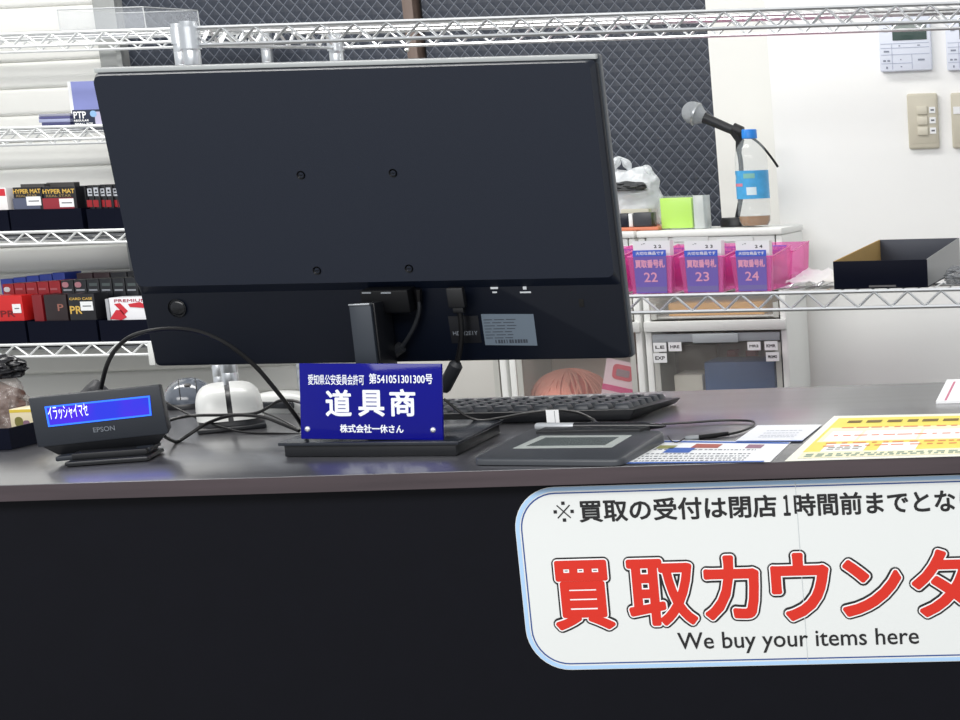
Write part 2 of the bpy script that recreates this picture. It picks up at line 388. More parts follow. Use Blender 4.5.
# recess round the joystick and ports
for a, b in ((301, 175), (393, 173), (317, 270.5), (409, 268.5)):
    x, zz = on(MH, a, b, -.0155); bm = new()
    lathe(bm, [(0, -.0004), (.0022, -.0004), (.0028, 0), (.0042, .0012), (.0045, .0)], 20, T(x, -.0155, zz, PI / 2))
    box(bm, x - .0016, -.0165, zz - .0003, x + .0016, -.0158, zz + .0003)
    obj('mounting_screw', bm, mat('screw_black', (8, 9, 12), .3, .6), mon, MM)
x, zz = on(MH, 177.5, 308, -.006); bm = new()
lathe(bm, [(0, .0015), (.006, .0015), (.0075, .001), (.0085, 0), (.0098, 0), (.0102, .0012), (.0098, .0016)], 28, T(x, -.0062, zz, PI / 2))
obj('joystick_button', bm, mat('button_black', (14, 16, 20), .25), mon, MM)
# rating label, model label, port icons, lock slot
r = [on(MH, a, b, -.0062) for a, b in ((485.5, 345), (537.5, 345.5), (533.5, 314), (481, 314))]
obj('rating_label', prism(new(), r, -.0066, -.0062), mat('label_grey', (92, 104, 116), .5), mon, MM, 'grey rating sticker with fine print')
bm = new(); random.seed(3)
for k in range(7):
    zz = r[0][1] + .0075 + k * .0034; xx = r[0][0] + .002
    for q in range(3):
        ln = random.uniform(.006, .013); box(bm, xx, -.0068, zz, xx + ln, -.0067, zz + .0008); xx += ln + .002
for k in range(12): box(bm, r[0][0] + .012 + k * .0031, -.0068, r[0][1] + .0018, r[0][0] + .012 + k * .0031 + random.uniform(.001, .0026), -.0067, r[0][1] + .0058)
obj('fine_print', bm, mat('label_print', (44, 50, 60), .6), mon, MM)
r = pxrect(MH, 450, 316, 480, 343, -.0062)
obj('model_label', box(new(), r[0], -.0066, r[1], r[2], -.0062, r[3]), mat('label_black', (13, 14, 18), .35), mon, MM)
text('HD 22E1Y', (r[0] + .003, r[1] + .009, r[2] - .003, r[1] + .0135), mon, mat('label_light_print', (120, 126, 134), .5), -.0068, M=MM)
ICON = mat('icon_print', (196, 200, 204), .5)
for a, b, c, d in ((490.5, 287, 498, 289), (492.5, 291.5, 497, 293), (523, 286.5, 526.5, 289.5), (520, 291.5, 531, 293)):
    r = pxrect(MH, a, b, c, d, -.0062); obj('port_icon', box(new(), r[0], -.0065, r[1], r[2], -.0062, r[3]), ICON, mon, MM)
r = pxrect(MH, 579, 299, 584, 307, -.0062)
obj('lock_slot', box(new(), r[0], -.0066, r[1], r[2], -.0061, r[3], bev=.0002), mat('slot_black', (3, 3, 4), .9), mon, MM)
# neck: hinge block and column down to the base
r = pxrect(MH, 347, 291, 373, 362, -.035)
NECKM = mat('neck_metal', (46, 52, 60), .4, .3)
xn0, xn1 = r[0], r[2]
bm = new()
p0 = PY(346, 305, 1.655) + Vector((-.0015, 0, 0)); p1 = PY(368, 304.5, 1.655) + Vector((-.0015, 0, 0))
zn = p0.z
BASEZ = ZC + .0165
box(bm, p0.x + .004, 1.655, BASEZ, p1.x + .004, 1.661, zn, bev=.0015)
obj('neck_plate', bm, NECKM, mon, Mi, 'dark grey metal front plate of the neck')
obj('neck_lit_top', box(new(), p0.x + .0045, 1.6535, zn - .001, p1.x + .0035, 1.661, zn + .0008, bev=.0004), mat('lit_metal_edge', (170, 174, 178), .3, .8), mon, Mi)  # bright strip paints the lit top of the neck plate
bm = new(); box(bm, p0.x + .004, 1.662, BASEZ, p1.x + .005, 1.700, zn + .001, bev=.002)
obj('neck_column', bm, BLACKP, mon, Mi)
r = pxrect(MH, 364, 288, 412, 312, -.02)
bm = new(); box(bm, r[0], -.028, r[1], r[2], -.006, r[3] - .001, bev=.002); obj('hinge_block', bm, mat('hinge_black', (5, 6, 9), .5, spec=.2), mon, MM)
for a, b in ((362, 371), (381, 391)):
    r = pxrect(MH, a, 292, b, 293.6, -.0285); obj('hinge_clip', box(new(), r[0], -.029, r[1], r[2], -.028, r[3]), mat('clip_metal', (160, 164, 168), .3, .9), mon, MM)
# base slab
zb = ZC + .016
fl, fr, br = PZ(277.5, 443, zb), PZ(458, 441.5, zb), PZ(504, 419, zb)
bl = fl + (br - fr)
def quad_up(q, z0, z1, inset=0):
    c = sum(q, Vector()) / 4; o = []
    for z in (z0, z1):
        for p in q:
            d = (c - p); d.z = 0; d = d.normalized() * inset * 1.41; o.append(Vector((p.x + d.x, p.y + d.y, z)))
    return o
q = [fl, fr, br, bl]
bm = new(); hull8(bm, quad_up(q, ZC + .0125, zb), bev=.0008); obj('base_top_plate', bm, mat('base_glossy', (36, 40, 48), .2), mon, Mi)
bm = new(); hull8(bm, quad_up(q, ZC + .0005, ZC + .0125, .004), bev=.0008); obj('base_body', bm, BLACKP, mon, Mi)
# plugs in the back
def mon_pt(px, py, y): x, zz = on(MH, px, py, y); return MH @ Vector((x, y, zz))
def cable(name, pts, r, label, group=None, extra=None, n=8):
    bm = tube(new(), smooth_path(pts, n), r)
    return single(name, bm, CABLE, label, 'cable', group)
t = thing('power_cable', 'braided-looking cable from the monitor ending in a fat grey-black cylinder beside the neck', 'cable', mon_pt(402, 347, -.014))
Ti = mw(t).inverted(); CG = mat('ferrite_grey', (34, 36, 40), .45)
P = [mon_pt(a, b, -.014) for a, b in ((418.5, 298), (419, 310), (415, 325), (408, 338), (401, 348))]
bm = tube(new(), smooth_path(P), .0022); obj('cord', bm, mat('cable_grey', (36, 38, 42), .4), t, Ti)
obj('plug', tube(new(), [mon_pt(418, 289, -.014), mon_pt(418.6, 301, -.014)], [.0045, .0032]), CABLE, t, Ti)
obj('ferrite_cylinder', tube(new(), smooth_path([mon_pt(402, 346.5, -.015), mon_pt(400, 348, -.015), mon_pt(384, 360, -.015), mon_pt(378, 365, -.015)], 3), [.0035] + [.0062] * 9), CG, t, Ti)
t = thing('video_cable', 'black video cable plugged into the monitor right of centre with a fat moulded cylinder below', 'cable', mon_pt(458, 362, -.018))
Ti = mw(t).inverted()
P = [mon_pt(a, b, -.016) for a, b in ((458.5, 305), (460.5, 318), (461.5, 335), (459.5, 352), (456, 366))]
obj('cord', tube(new(), smooth_path(P), .0030), CABLE, t, Ti)
r = pxrect(MH, 449, 287, 465.5, 307, -.018)
bm = new(); box(bm, r[0], -.024, r[1], r[2], -.0158, r[3], bev=.0015); box(bm, r[0] + .0035, -.022, r[1] - .006, r[2] - .003, -.0165, r[1] + .001, bev=.001)
obj('plug', bm, mat('plug_black', (13, 14, 17), .45), t, Ti @ MH)
obj('ferrite_cylinder', tube(new(), [mon_pt(457.5, 362, -.018), mon_pt(456, 365, -.018), mon_pt(444.5, 387, -.018), mon_pt(443, 390, -.018)], [.004, .0075, .0075, .006], 14), CG, t, Ti)

# ================================================================== BLUE PLAQUE
PL = T(-.8186, 1.6127, CAM.z - .2138, math.radians(-6.77), math.radians(1.46), math.radians(-5.14))
pq = thing('licence_plaque', 'blue acrylic licence plaque with white Japanese characters propped on the monitor base', 'plaque', PL @ Vector((0, 0, -.04)), PL.to_euler())
M = mw(pq)
BLUE = mat('blue_acrylic', (4, 6, 124), .08, spec=.25)
obj('plate', box(new(), -.08, -.0015, 0, .08, .0015, .0795, bev=.0006), BLUE, pq)
LT = mat('white_print', (232, 236, 244), .5)
def ptx(body, a, b, c, d, bold=.0003): 
    r = pxrect(M, a, b, c, d, -.0017); text(body, r, pq, LT, -.0018, bold)
ptx('愛知県公安委員会許可', 308, 374.5, 364, 385, .00012)
ptx('第541051301300号', 369, 373.5, 432.5, 384, .00018)
def ptx1(ch, a, b, c, d): ptx(ch, a, b, c, d, .0008)
ptx1('道', 325.5, 389.5, 351.5, 416.5); ptx1('具', 358, 390, 384.5, 416.5); ptx1('商', 389.5, 389, 415.5, 416.5)
ptx('株式会社一休さん', 340, 424.5, 403.5, 433, .00025)
for a, b in ((307.5, 429), (433, 430)):
    x, zz = on(M, a, b, -.0015); bm = new(); lathe(bm, [(0, .0022), (.0016, .0018), (.0028, .0008), (.0031, 0)], 20, T(x, -.0015, zz, PI / 2)); obj('screw_cap', bm, CHROME, pq, label='silver dome screw')
for sx in (-.05, .05):
    bm = new(); hull8(bm, [(sx - .002, .0016, 0.0012), (sx + .002, .0016, 0.0012), (sx + .002, .022, 0.0036), (sx - .002, .022, .0036), (sx - .002, .0016, .03), (sx + .002, .0016, .03), (sx + .002, .004, .03), (sx - .002, .004, .03)])
    obj('easel_foot', bm, clear('clear_acrylic', (220, 226, 232), .25), pq)

# ================================================================== CUSTOMER DISPLAY
DC = PY(98.4, 416, 1.63)
DM = Matrix.Translation((-1.1278, 1.63, CAM.z - .2224)) @ Euler((math.radians(.5), math.radians(-2.2), math.radians(17.1))).to_matrix().to_4x4()
dp = thing('customer_display', 'small black pole-less customer display with a glowing blue screen', 'display', (-1.122, 1.645, ZC), (0, 0, math.radians(17.1)))
Mi = mw(dp).inverted(); MM = Mi @ DM
DB = mat('display_charcoal', (34, 39, 47), .5, bump=.15, bscale=900); DB2 = mat('display_dark', (14, 16, 21), .5)
bm = new(); 
hull8(bm, [(-.0637, 0, -.0268), (.0637, 0, -.0268), (.060, .028, -.024), (-.060, .028, -.024), (-.0637, 0, .0268), (.0637, 0, .0268), (.060, .022, .0255), (-.060, .022, .0255)], bev=.0015)
obj('housing', bm, DB, dp, MM)
r = [on(DM, a, b, -.0005) for a, b in ((48.5, 427), (151.8, 415.5), (149.8, 395.5), (44.6, 406.5))]
m_, t_, b_ = nt('blue_backlit_lcd'); 
tc = t_.nodes.new('ShaderNodeTexCoord'); gr = t_.nodes.new('ShaderNodeTexNoise'); gr.inputs['Scale'].default_value = 25
rp = t_.nodes.new('ShaderNodeValToRGB'); rp.color_ramp.elements[0].color = srgb((24, 44, 235)); rp.color_ramp.elements[1].color = srgb((72, 10, 236)); rp.color_ramp.elements[0].position = .35; rp.color_ramp.elements[1].position = .62
t_.links.new(tc.outputs['Object'], gr.inputs['Vector']); t_.links.new(gr.outputs['Fac'], rp.inputs[0]); t_.links.new(rp.outputs[0], b_.inputs['Emission Color'])
b_.inputs['Emission Strength'].default_value = .8; b_.inputs['Base Color'].default_value = (.01, .01, .05, 1); b_.inputs['Roughness'].default_value = .2
obj('screen', prism(new(), r, -.0009, .0003), m_, dp, MM, 'glowing blue screen')
cx = sum(a for a, _ in r) / 4; cz = sum(b for _, b in r) / 4
inn = [(cx + (a - cx) * .965, cz + (b - cz) * .84) for a, b in r]
obj('screen_rim', ring(r, inn, -.0011, 0), mat('lcd_rim', (40, 110, 250), .4, emis=.6), dp, MM)
rr = pxrect(DM, 47.5, 405, 88, 418.5, -.0013)
text('イラッシャイマセ', rr, dp, mat('lcd_text', (215, 222, 255), .4, emis=.8), -.0013, .00004, MM)
rr = pxrect(DM, 93, 426.5, 115, 431.5, -.0006); text('EPSON', rr, dp, mat('raised_grey', (112, 118, 126), .5), -.0007, 0.0001, MM)
# stepped stand under the housing (in display yaw frame)
Dz = -.0268
bm = new(); hull8(bm, [(-.048, .006, -.0375), (.050, .006, -.0375), (.046, .032, -.0375), (-.044, .032, -.0375), (-.060, .001, -.0262), (.061, .001, -.0262), (.056, .03, -.0262), (-.056, .03, -.0262)], bev=.001)
obj('tilt_bracket', bm, DB2, dp, MM)
bm = new(); box(bm, -.046, -.010, -.0425, .046, .030, -.0372, bev=.0015); obj('swivel_plate', bm, DB, dp, MM)
bm = new(); box(bm, -.040, -.042, 0.0006, .040, .018, .0058, bev=.002)
obj('foot_plate', bm, mat('foot_black', (22, 24, 28), .3), dp)
bm = new(); box(bm, -.036, -.03, .0058, .036, .012, .0125, bev=.001); obj('swivel_neck', bm, DB2, dp)
P = [PY(a, b, y) for a, b, y in ((101, 391, 1.655), (101.5, 386, 1.655), (107, 365, 1.65), (116, 349, 1.645), (130, 337, 1.64), (149, 331, 1.625), (174, 328.5, 1.62), (200, 332, 1.62), (227, 344, 1.62), (253, 364, 1.63), (275, 389, 1.64), (296, 416, 1.655), (303, 428, 1.67))]
cable('thick_cable', P, .0023, 'thick black cable arching from the customer display over the mice', None)

# ================================================================== LEFT-HAND CABLES AND MICE
def pc(pts): return [PY(a, b, y) if y > 0 else PZ(a, b, ZC - y) for a, b, y in pts]
cable('black_cable', pc([(164, 436, 1.70), (171, 440, 1.72), (178, 441.5, 1.74), (190, 434, 1.75), (208, 423, 1.76), (233, 415.5, 1.76), (262, 417, 1.74), (282, 424, 1.72), (299, 431, 1.71)]), .0020, 'medium black cable looping low in front of the white mouse')
cable('black_cable', pc([(164, 401, 1.84), (180, 410, 1.84), (199, 419, 1.83), (222, 427, 1.80), (245, 432.5, 1.79), (275, 433.5, 1.78), (302, 434, 1.78)]), .0012, 'thin black cable running down to the right past the white mouse')
cable('black_cable', pc([(166, 421.5, 1.76), (180, 417.5, 1.77), (196, 415.5, 1.78), (225, 415, 1.775), (254, 413.5, 1.77), (269, 407, 1.77), (279, 401, 1.77), (292, 400.5, 1.77), (302, 403, 1.77)]), .0018, 'black cable crossing the front of the white mouse and rising right')
cable('black_cable', pc([(262, 412, 1.83), (280, 419, 1.80), (300, 430, 1.775)]), .0011, 'thin black cable right of the white mouse sloping down')
# dark mouse
p = PZ(192, 409, ZC)
ms = thing('computer_mouse', 'glossy dark grey computer mouse behind the cables', 'mouse', (p.x - .030, p.y + .045, ZC), (0, 0, math.radians(32)))
obj('shell', dome(new(), .108, .066, .037, px=2.6, pz=2.1, skew=-.25), mat('mouse_grey', (92, 98, 108), .18, coat=.4), ms)
obj('side_grip', dome(new(), .112, .070, .020, px=2.6, pz=2.6, low=0.0005), mat('mouse_black', (24, 25, 29), .35), ms)
for sx in (-.010, .010): obj('button_seam', tube(new(), [dome_z(sx, -.05 + i * .005, .108, .066,   .0370, 2.6, 2.1, -.25) for i in range(14)], .0006, 6), CABLE, ms)
obj('scroll_wheel', lathe(new(), [(0, -.004), (.0075, -.004), (.0085, -.002), (.0085, .002), (.0075, .004), (0, .004)], 24, T(0, -.036, .024, 0, PI / 2)), mat('wheel_black', (14, 14, 16), .4), ms)
# white mouse
p = PZ(231, 432, ZC)
wm = thing('computer_mouse', 'white two-button computer mouse on a dark base beside the blue plaque', 'mouse', (p.x - .028, p.y + .050, ZC), (0, 0, math.radians(31)))
WM = mat('mouse_white', (236, 237, 234), .3)
for s, nm in ((-1, 'left_button'), (1, 'right_button')):
    bm = new(); dome(bm, .100, .073, .040, px=3.6, pz=3.6, low=.012, skew=.2, seg=56)
    geom = bm.verts[:] + bm.edges[:] + bm.faces[:]
    bmesh.ops.bisect_plane(bm, geom=geom, plane_co=(s * .0028, 0, 0), plane_no=(-s, 0, 0), clear_outer=True)
    bmesh.ops.holes_fill(bm, edges=[e for e in bm.edges if e.is_boundary], sides=0)
    obj(nm, bm, WM, wm)
obj('lower_shell', dome(new(), .097, .070, .0445, px=3.6, pz=3.6, low=.0032, skew=.17), mat('mouse_underside', (40, 42, 46), .4), wm)
obj('base', box(new(), -.037, -.054, .0003, .037, .050, .006, bev=.002), mat('mouse_base', (34, 36, 40), .3), wm)
# white scanner handle behind
p = PY(283, 398, 1.98)
hs = thing('barcode_scanner', 'white handheld scanner lying right of the white mouse', 'scanner', (p.x, p.y, ZC), (0, 0, math.radians(-14)))
obj('handle', dome(new(), .045, .11, .026, px=3, pz=2.4), mat('scanner_white', (214, 215, 212), .35), hs)
bm = new(); box(bm, -.03, -.0235, .006, .035, -.019, .015, bev=.002); obj('window', bm, mat('scanner_window', (60, 62, 66), .2), hs)

# ================================================================== KEYBOARD
kz = math.radians(-3.2)
p = PZ(646, 421, ZC)
kb = thing('keyboard', 'black full-size keyboard lying behind the signature tablet', 'keyboard', (p.x - .212, p.y + .065 + .011, ZC), (0, 0, kz))
KB = mat('keyboard_black', (18, 20, 25), .4, bump=.1, bscale=700)
bm = new(); hull8(bm, [(-.205, -.062, .001), (.196, -.062, .001), (.205, .066, .001), (-.205, .066, .001), (-.208, -.066, .0145), (.205, -.066, .0145), (.213, .066, .0085), (-.208, .066, .0085)], bev=.002)
obj('body', bm, KB, kb)
bm = new(); box(bm, .19, -.05, -0.0, .2, -.04, .001)
KT = mat('key_top', (50, 55, 63), .35)
km = new(); hull8(km, [(-.0092, -.0085, 0), (.0092, -.0085, 0), (.0092, .0085, 0), (-.0092, .0085, 0), (-.0068, -.0062, .0066), (.0068, -.0062, .0066), (.0068, .0062, .0063), (-.0068, .0062, .0063)], bev=.0007)
k0 = None
for row in range(6):
    for c_ in range(16):
        if k0 is None: k = obj('key', km, KT, kb); k0 = k
        else: k = k0.copy(); C.objects.link(k); k.parent = kb
        y = -.051 + row * .0205; k.location = (.186 - c_ * .0245, y, .0143 - (y + .066) * .046); k.rotation_euler = (-.046, 0, 0)
for sx in (-.17, .15):
    obj('foot', box(new(), sx, -.05, .0002, sx + .03, -.04, .0013), mat('rubber_black', (14, 14, 15), .8), kb)

# ================================================================== SIGNATURE TABLET
c4 = [PZ(472, 466, ZC), PZ(622, 467, ZC), PZ(667, 436, ZC + .006), PZ(533, 433, ZC + .006)]
ax = (c4[1] - c4[0]); ang = math.atan2(ax.y, ax.x)
tb = thing('signature_tablet', 'grey signature pad with a small silver-framed screen at the counter edge', 'tablet', ((c4[0].x + c4[1].x + c4[2].x + c4[3].x) / 4, (c4[0].y + c4[1].y + c4[2].y + c4[3].y) / 4, ZC), (0, 0, ang))
M = mw(tb); Mi = M.inverted()
L4 = [Mi @ Vector((p.x, p.y, ZC)) for p in c4]
print('tablet', [tuple(round(v, 3) for v in p) for p in L4])
x0_, x1_ = L4[0].x, L4[1].x; y0_, y1_ = min(L4[0].y, L4[1].y), max(L4[2].y, L4[3].y)
TG = mat('tablet_grey', (62, 65, 70), .35, bump=.1, bscale=900); 
def rpoly(P, r, n=5):
    o = []
    for i, p in enumerate(P):
        a = (P[i - 1] - p).normalized() * r + p; b = (P[(i + 1) % len(P)] - p).normalized() * r + p
        for k in range(n + 1): u = k / n; q = a * (1 - u) ** 2 + p * 2 * u * (1 - u) + b * u * u; o.append((q.x, q.y))
    return o
prof = rpoly(L4, .014)
def hprism(bm, pts, zf0, zf1, bev=0):
    t = new(); a = [t.verts.new((x, y, zf0(x, y))) for x, y in pts]; b = [t.verts.new((x, y, zf1(x, y))) for x, y in pts]; n = len(a)
    for i in range(n): t.faces.new((a[i], a[(i + 1) % n], b[(i + 1) % n], b[i]))
    t.faces.new(a[::-1]); f = t.faces.new(b); bmesh.ops.recalc_face_normals(t, faces=t.faces)
    if bev: bmesh.ops.bevel(t, geom=[e for e in f.edges], offset=bev, segments=3, affect='EDGES', profile=.5)
    merge(bm, t); return bm
slope = .005 / (y1_ - y0_)
zt_ = lambda x, y: .0075 + (y - y0_) * slope
obj('body', hprism(new(), prof, lambda x, y: .001, zt_, .003), TG, tb)
def on_slope(px, py, off=0):
    # intersect with the pad's sloping top
    z = ZC + .012
    for _ in range(6):
        q = Mi @ PZ(px, py, z); z = ZC + zt_(q.x, q.y) + off
    return q.x, q.y
fr_o = [on_slope(a, b) for a, b in ((513, 448.5), (612, 447.5), (632, 435.5), (541, 436))]
fr_i = [on_slope(a, b) for a, b in ((526, 446.5), (605, 445.5), (619, 437.5), (546, 438))]
bm = new(); hprism(bm, fr_o, lambda x, y: zt_(x, y) - .0005, lambda x, y: zt_(x, y) + .0004); obj('screen_frame', bm, mat('silver_frame', (186, 192, 188), .35), tb, label='silver frame round the small screen')
bm = new(); hprism(bm, fr_i, lambda x, y: zt_(x, y), lambda x, y: zt_(x, y) + .0006); obj('screen', bm, mat('lcd_grey_green', (92, 100, 96), .1), tb)
ph = [on_slope(a, b) for a, b in ((536, 434), (640, 432), (650, 429), (545, 430))]
bm = new(); hprism(bm, ph, lambda x, y: .002, lambda x, y: zt_(x, y) + .0035, .001); obj('pen_rest', bm, BLACKP, tb)
# pen in the rest
pa, pb = PY(536, 426.5, 1.68), PY(666, 426, 1.66)
t = thing('stylus_pen', 'black and silver stylus resting across the top of the signature pad', 'pen', (pa + pb) / 2)
Ti = mw(t).inverted(); L = lambda u: pa.lerp(pb, u)
obj('barrel', tube(new(), [L(.30), L(.5), L(.85), L(.97), L(1.0)], [.0042, .0046, .0044, .0022, .0008], 14), mat('pen_black', (26, 27, 31), .2), t, Ti)
obj('cap', tube(new(), [L(0), L(.015), L(.30)], [.0032, .0042, .0042], 14), mat('pen_silver', (196, 200, 204), .3, .3), t, Ti, 'silver end of the pen')
t = thing('tagged_cable', 'black cable with a white paper tag passing behind the stylus', 'cable', PY(553, 416, 1.74)); Ti = mw(t).inverted()
P = pc([(444, 399, 1.73), (455, 408, 1.73), (466, 416, 1.73), (480, 420.5, 1.73), (498, 418.5, 1.73), (525, 413.5, 1.73), (553, 410.5, 1.73), (577, 412.5, 1.72), (592, 419, 1.71), (597, 424, 1.69)])
obj('cord', tube(new(), smooth_path(P), .0016), CABLE, t, Ti)
a = PY(546, 411, 1.725); b = PY(560, 425, 1.725); bm = new(); box(bm, a.x, a.y - .0008, b.z, b.x, a.y, a.z + .001)
obj('tag', bm, PAPER, t, Ti, 'white folded paper tag')
bm = new()
obj('tag_fold', box(new(), a.x + .0095, a.y - .0012, b.z + .001, a.x + .0099, a.y - .0008, a.z), mat('tag_grey', (120, 124, 128), .6), t, Ti)
# tablet lead
t = thing('tablet_cable', 'thin black lead with a joint plug looping right of the signature pad', 'cable', PZ(740, 425, ZC)); Ti = mw(t).inverted()
P = pc([(662, 424, -.003), (690, 422.5, -.003), (720, 420.5, -.003), (744, 420.5, -.003), (753.5, 422, -.003), (752, 426.5, -.003), (742, 431, -.003), (728, 434.5, -.003)])
obj('cord', tube(new(), smooth_path(P), .0013), CABLE, t, Ti)
P = pc([(728, 433.5, -.003), (712, 436, -.003), (699, 437.5, -.003)]); obj('plug', tube(new(), P, [.0022, .0028, .0028], 10), CABLE, t, Ti)
P = pc([(699, 437.5, -.003), (690, 438, -.003), (685, 438, -.003)]); obj('coupler', tube(new(), P, [.0028, .0028, .0016], 10), mat('coupler_grey', (128, 132, 134), .4), t, Ti)
P = pc([(685, 438, -.003), (678, 442, -.003), (672, 441, -.003), (668, 436, -.003)]); obj('thin_wire', tube(new(), smooth_path(P), .0007, 6), CABLE, t, Ti)

# ================================================================== PAPERS ON THE COUNTER
def sheet(name, pxs, label, m, th=.0006, lift=0.0002, cat='paper'):
    P = [PZ(a, b, ZC + lift) for a, b in pxs]; c = sum(P, Vector()) / 4
    t = thing(name, label, cat, (c.x, c.y, ZC)); Ti = mw(t).inverted()
    bm = new(); hull8(bm, [Vector((p.x, p.y, ZC + lift)) for p in P] + [Vector((p.x, p.y, ZC + lift + th)) for p in P]); obj('sheet', bm, m, t, Ti)
    top = ZC + lift + th
    def patch(nm, poly, mm, dz=.0001):
        Q = [PZ(a, b, top + dz) for a, b in poly]; bm = new(); f = bm.faces.new([bm.verts.new(q) for q in Q]); 
        if f.calc_area() and f.normal.z < 0: f.normal_flip()
        return obj(nm, bm, mm, t, Ti)
    def patches(nm, polys, mm, dz=.0002):
        bm = new()
        for poly in polys: bm.faces.new([bm.verts.new(PZ(a, b, top + dz)) for a, b in poly])
        return obj(nm, bm, mm, t, Ti)
    return t, patch, patches
# yellow price sheet: bilinear coordinates on the quad (u right, v from the far edge to the near edge)
QY = ((834, 416.5), (1030, 412.5), (1020, 454.5), (785, 461.3))
yt, patch, patches = sheet('yellow_notice', (QY[3], QY[2], QY[1], QY[0]), 'laminated yellow and white notice lying at the right of the counter', mat('laminated_cream', (246, 246, 232), .3), cat='notice')
def bl_(Q, u, v): 
    a = Vector(Q[0]).lerp(Vector(Q[1]), u); b = Vector(Q[3]).lerp(Vector(Q[2]), u); return tuple(a.lerp(b, v ** 1.0))
def rc(Q, u0, v0, u1, v1): return [bl_(Q, u0, v1), bl_(Q, u1, v1), bl_(Q, u1, v0), bl_(Q, u0, v0)]
YEL = mat('yellow_print', (246, 224, 84), .4); YB = mat('brown_print', (120, 96, 40), .6); ORN = mat('orange_print', (226, 128, 84), .6); GRN = mat('grey_green_print', (150, 168, 150), .6)
patch('yellow_field', rc(QY, .035, .04, .97, .80), YEL)
patches('cream_panel', [rc(QY, .05, .26, .97, .58), rc(QY, .04, .8, .97, .94)], mat('cream_print', (250, 244, 206), .4), .0002)
patches('white_panel', [rc(QY, .075, .34, .22, .56), rc(QY, .235, .34, .50, .56), rc(QY, .515, .34, .76, .56), rc(QY, .775, .34, .95, .56), rc(QY, .11, .63, .30, .80), rc(QY, .36, .63, .53, .82)], PAPER, .0003)
random.seed(5)
def dashes(Q, rows, u0, u1, lw, gap, hv):
    o = []
    for v in rows:
        u = u0
        while u < u1:
            l = random.uniform(*lw); o.append(rc(Q, u, v, min(u + l, u1), v + hv)); u += l + random.uniform(*gap)
    return o
patches('heading', dashes(QY, [.10], .10, .95, (.05, .08), (.015, .03), .055), YB, .0004)
patches('lettering', dashes(QY, [.25, .43, .60, .665], .10, .95, (.02, .07), (.01, .03), .022), ORN, .0004)
patches('fine_print', dashes(QY, [.70, .74], .13, .28, (.02, .04), (.006, .012), .02), mat('grey_print', (130, 128, 110), .6), .0004)
patches('footer_print', dashes(QY, [.84, .88], .06, .95, (.01, .04), (.008, .02), .03), GRN, .0004)
QF = ((662, 440.5), (791, 442.4), (770.5, 462), (622, 463.8))
ft, patch, patches = sheet('printed_flyer', (QF[3], QF[2], QF[1], QF[0]), 'white flyer with blue header and tiny pictures beside the signature pad', PAPER, cat='flyer')
BP = mat('blue_print', (58, 104, 190), .5)
patches('blue_bar', [rc(QF, .01, .0, .99, .07)], BP); patches('blue_bar', [rc(QF, .01, .93, .95, .99)], BP)
patches('picture', [rc(QF, .15, .30, .34, .52)], BP, .0003); patches('picture', [rc(QF, .30, .12, .5, .30)], mat('photo_red', (176, 92, 80), .5), .0003)
patches('picture', [rc(QF, .05, .2, .18, .34)], mat('photo_olive', (150, 150, 90), .5), .0003)
patches('picture', [rc(QF, .70, .12, .82, .3)], mat('photo_rose', (150, 110, 130), .5), .0003)
patches('text_line', dashes(QF, [.36, .55, .66, .76, .86], .05, .8, (.008, .03), (.008, .016), .04), mat('grey_text', (120, 124, 134), .6))
QW = ((757.5, 425.8), (822, 425), (802, 441), (735.5, 441.5))
wt, patch, patches = sheet('small_leaflet', (QW[3], QW[2], QW[1], QW[0]), 'small white leaflet lying behind the flyer, left of the yellow notice', mat('leaflet_white', (232, 234, 240), .5), lift=.0012, cat='leaflet')
patches('text_line', dashes(QW, [.3, .45, .6, .7], .25, .8, (.03, .08), (.01, .02), .04), mat('pale_grey_text', (190, 194, 202), .6)); patches('blue_edge', [rc(QW, 0, .94, 1, 1)], mat('blue_edge_print', (120, 142, 200), .5))
QP = ((947, 381.8), (1020, 379), (1010, 402), (936, 403.8))
pt, patch, patches = sheet('white_card', (QP[3], QP[2], QP[1], QP[0]), 'white card with a magenta stripe at the right back of the counter', PAPER, th=.003, cat='card')
patches('magenta_stripe', [rc(QP, .09, 0, .12, .85)], mat('magenta_print', (206, 110, 140), .5))

# ================================================================== THINGS AT THE LEFT END OF THE COUNTER
def tray(name, x0, y0, z0, x1, y1, z1, label, group=None, rot=(0, 0, 0), inner=None, th=.002):
    """open cardboard tray, front at y0"""
    w, d, h = x1 - x0, y1 - y0, z1 - z0
    t = thing(name, label, 'tray', ((x0 + x1) / 2, (y0 + y1) / 2, z0), rot, group)
    bm = new(); box(bm, -w / 2, -d / 2, 0, w / 2, d / 2, th); obj('bottom', bm, CARD_B, t)
    obj('front_wall', box(new(), -w / 2, -d / 2, th, w / 2, -d / 2 + th, h), CARD_B, t)
    obj('back_wall', box(new(), -w / 2, d / 2 - th, th, w / 2, d / 2, h), CARD_B, t)
    for s in (-1, 1): obj('side_wall', box(new(), s * w / 2, -d / 2 + th, th, s * (w / 2 - th), d / 2 - th, h), CARD_B, t)
    return t
cA = PZ(12, 450, ZC)
tray('display_tray', cA.x - .22, cA.y, ZC + .0005, cA.x, cA.y + .17, ZC + .025, 'navy-black open tray at the left end of the counter')
c = PY(23, 427, 1.80)
t = thing('card_pack', 'cream and yellow card pack standing in the counter tray', 'card pack', (c.x, 1.80, ZC + .003)); M = mw(t)
r = pxrect(M, 10.5, 409, 34, 433); h = r[3]
obj('box', box(new(), r[0], 0, 0, r[2], .03, h, bev=.0005), mat('pack_cream', (226, 214, 180), .5), t)
obj('yellow_band', box(new(), r[0] + .0005, -.0003, h - .004, r[2] - .0005, 0, h - .0006), mat('pack_yellow', (224, 196, 70), .5), t)
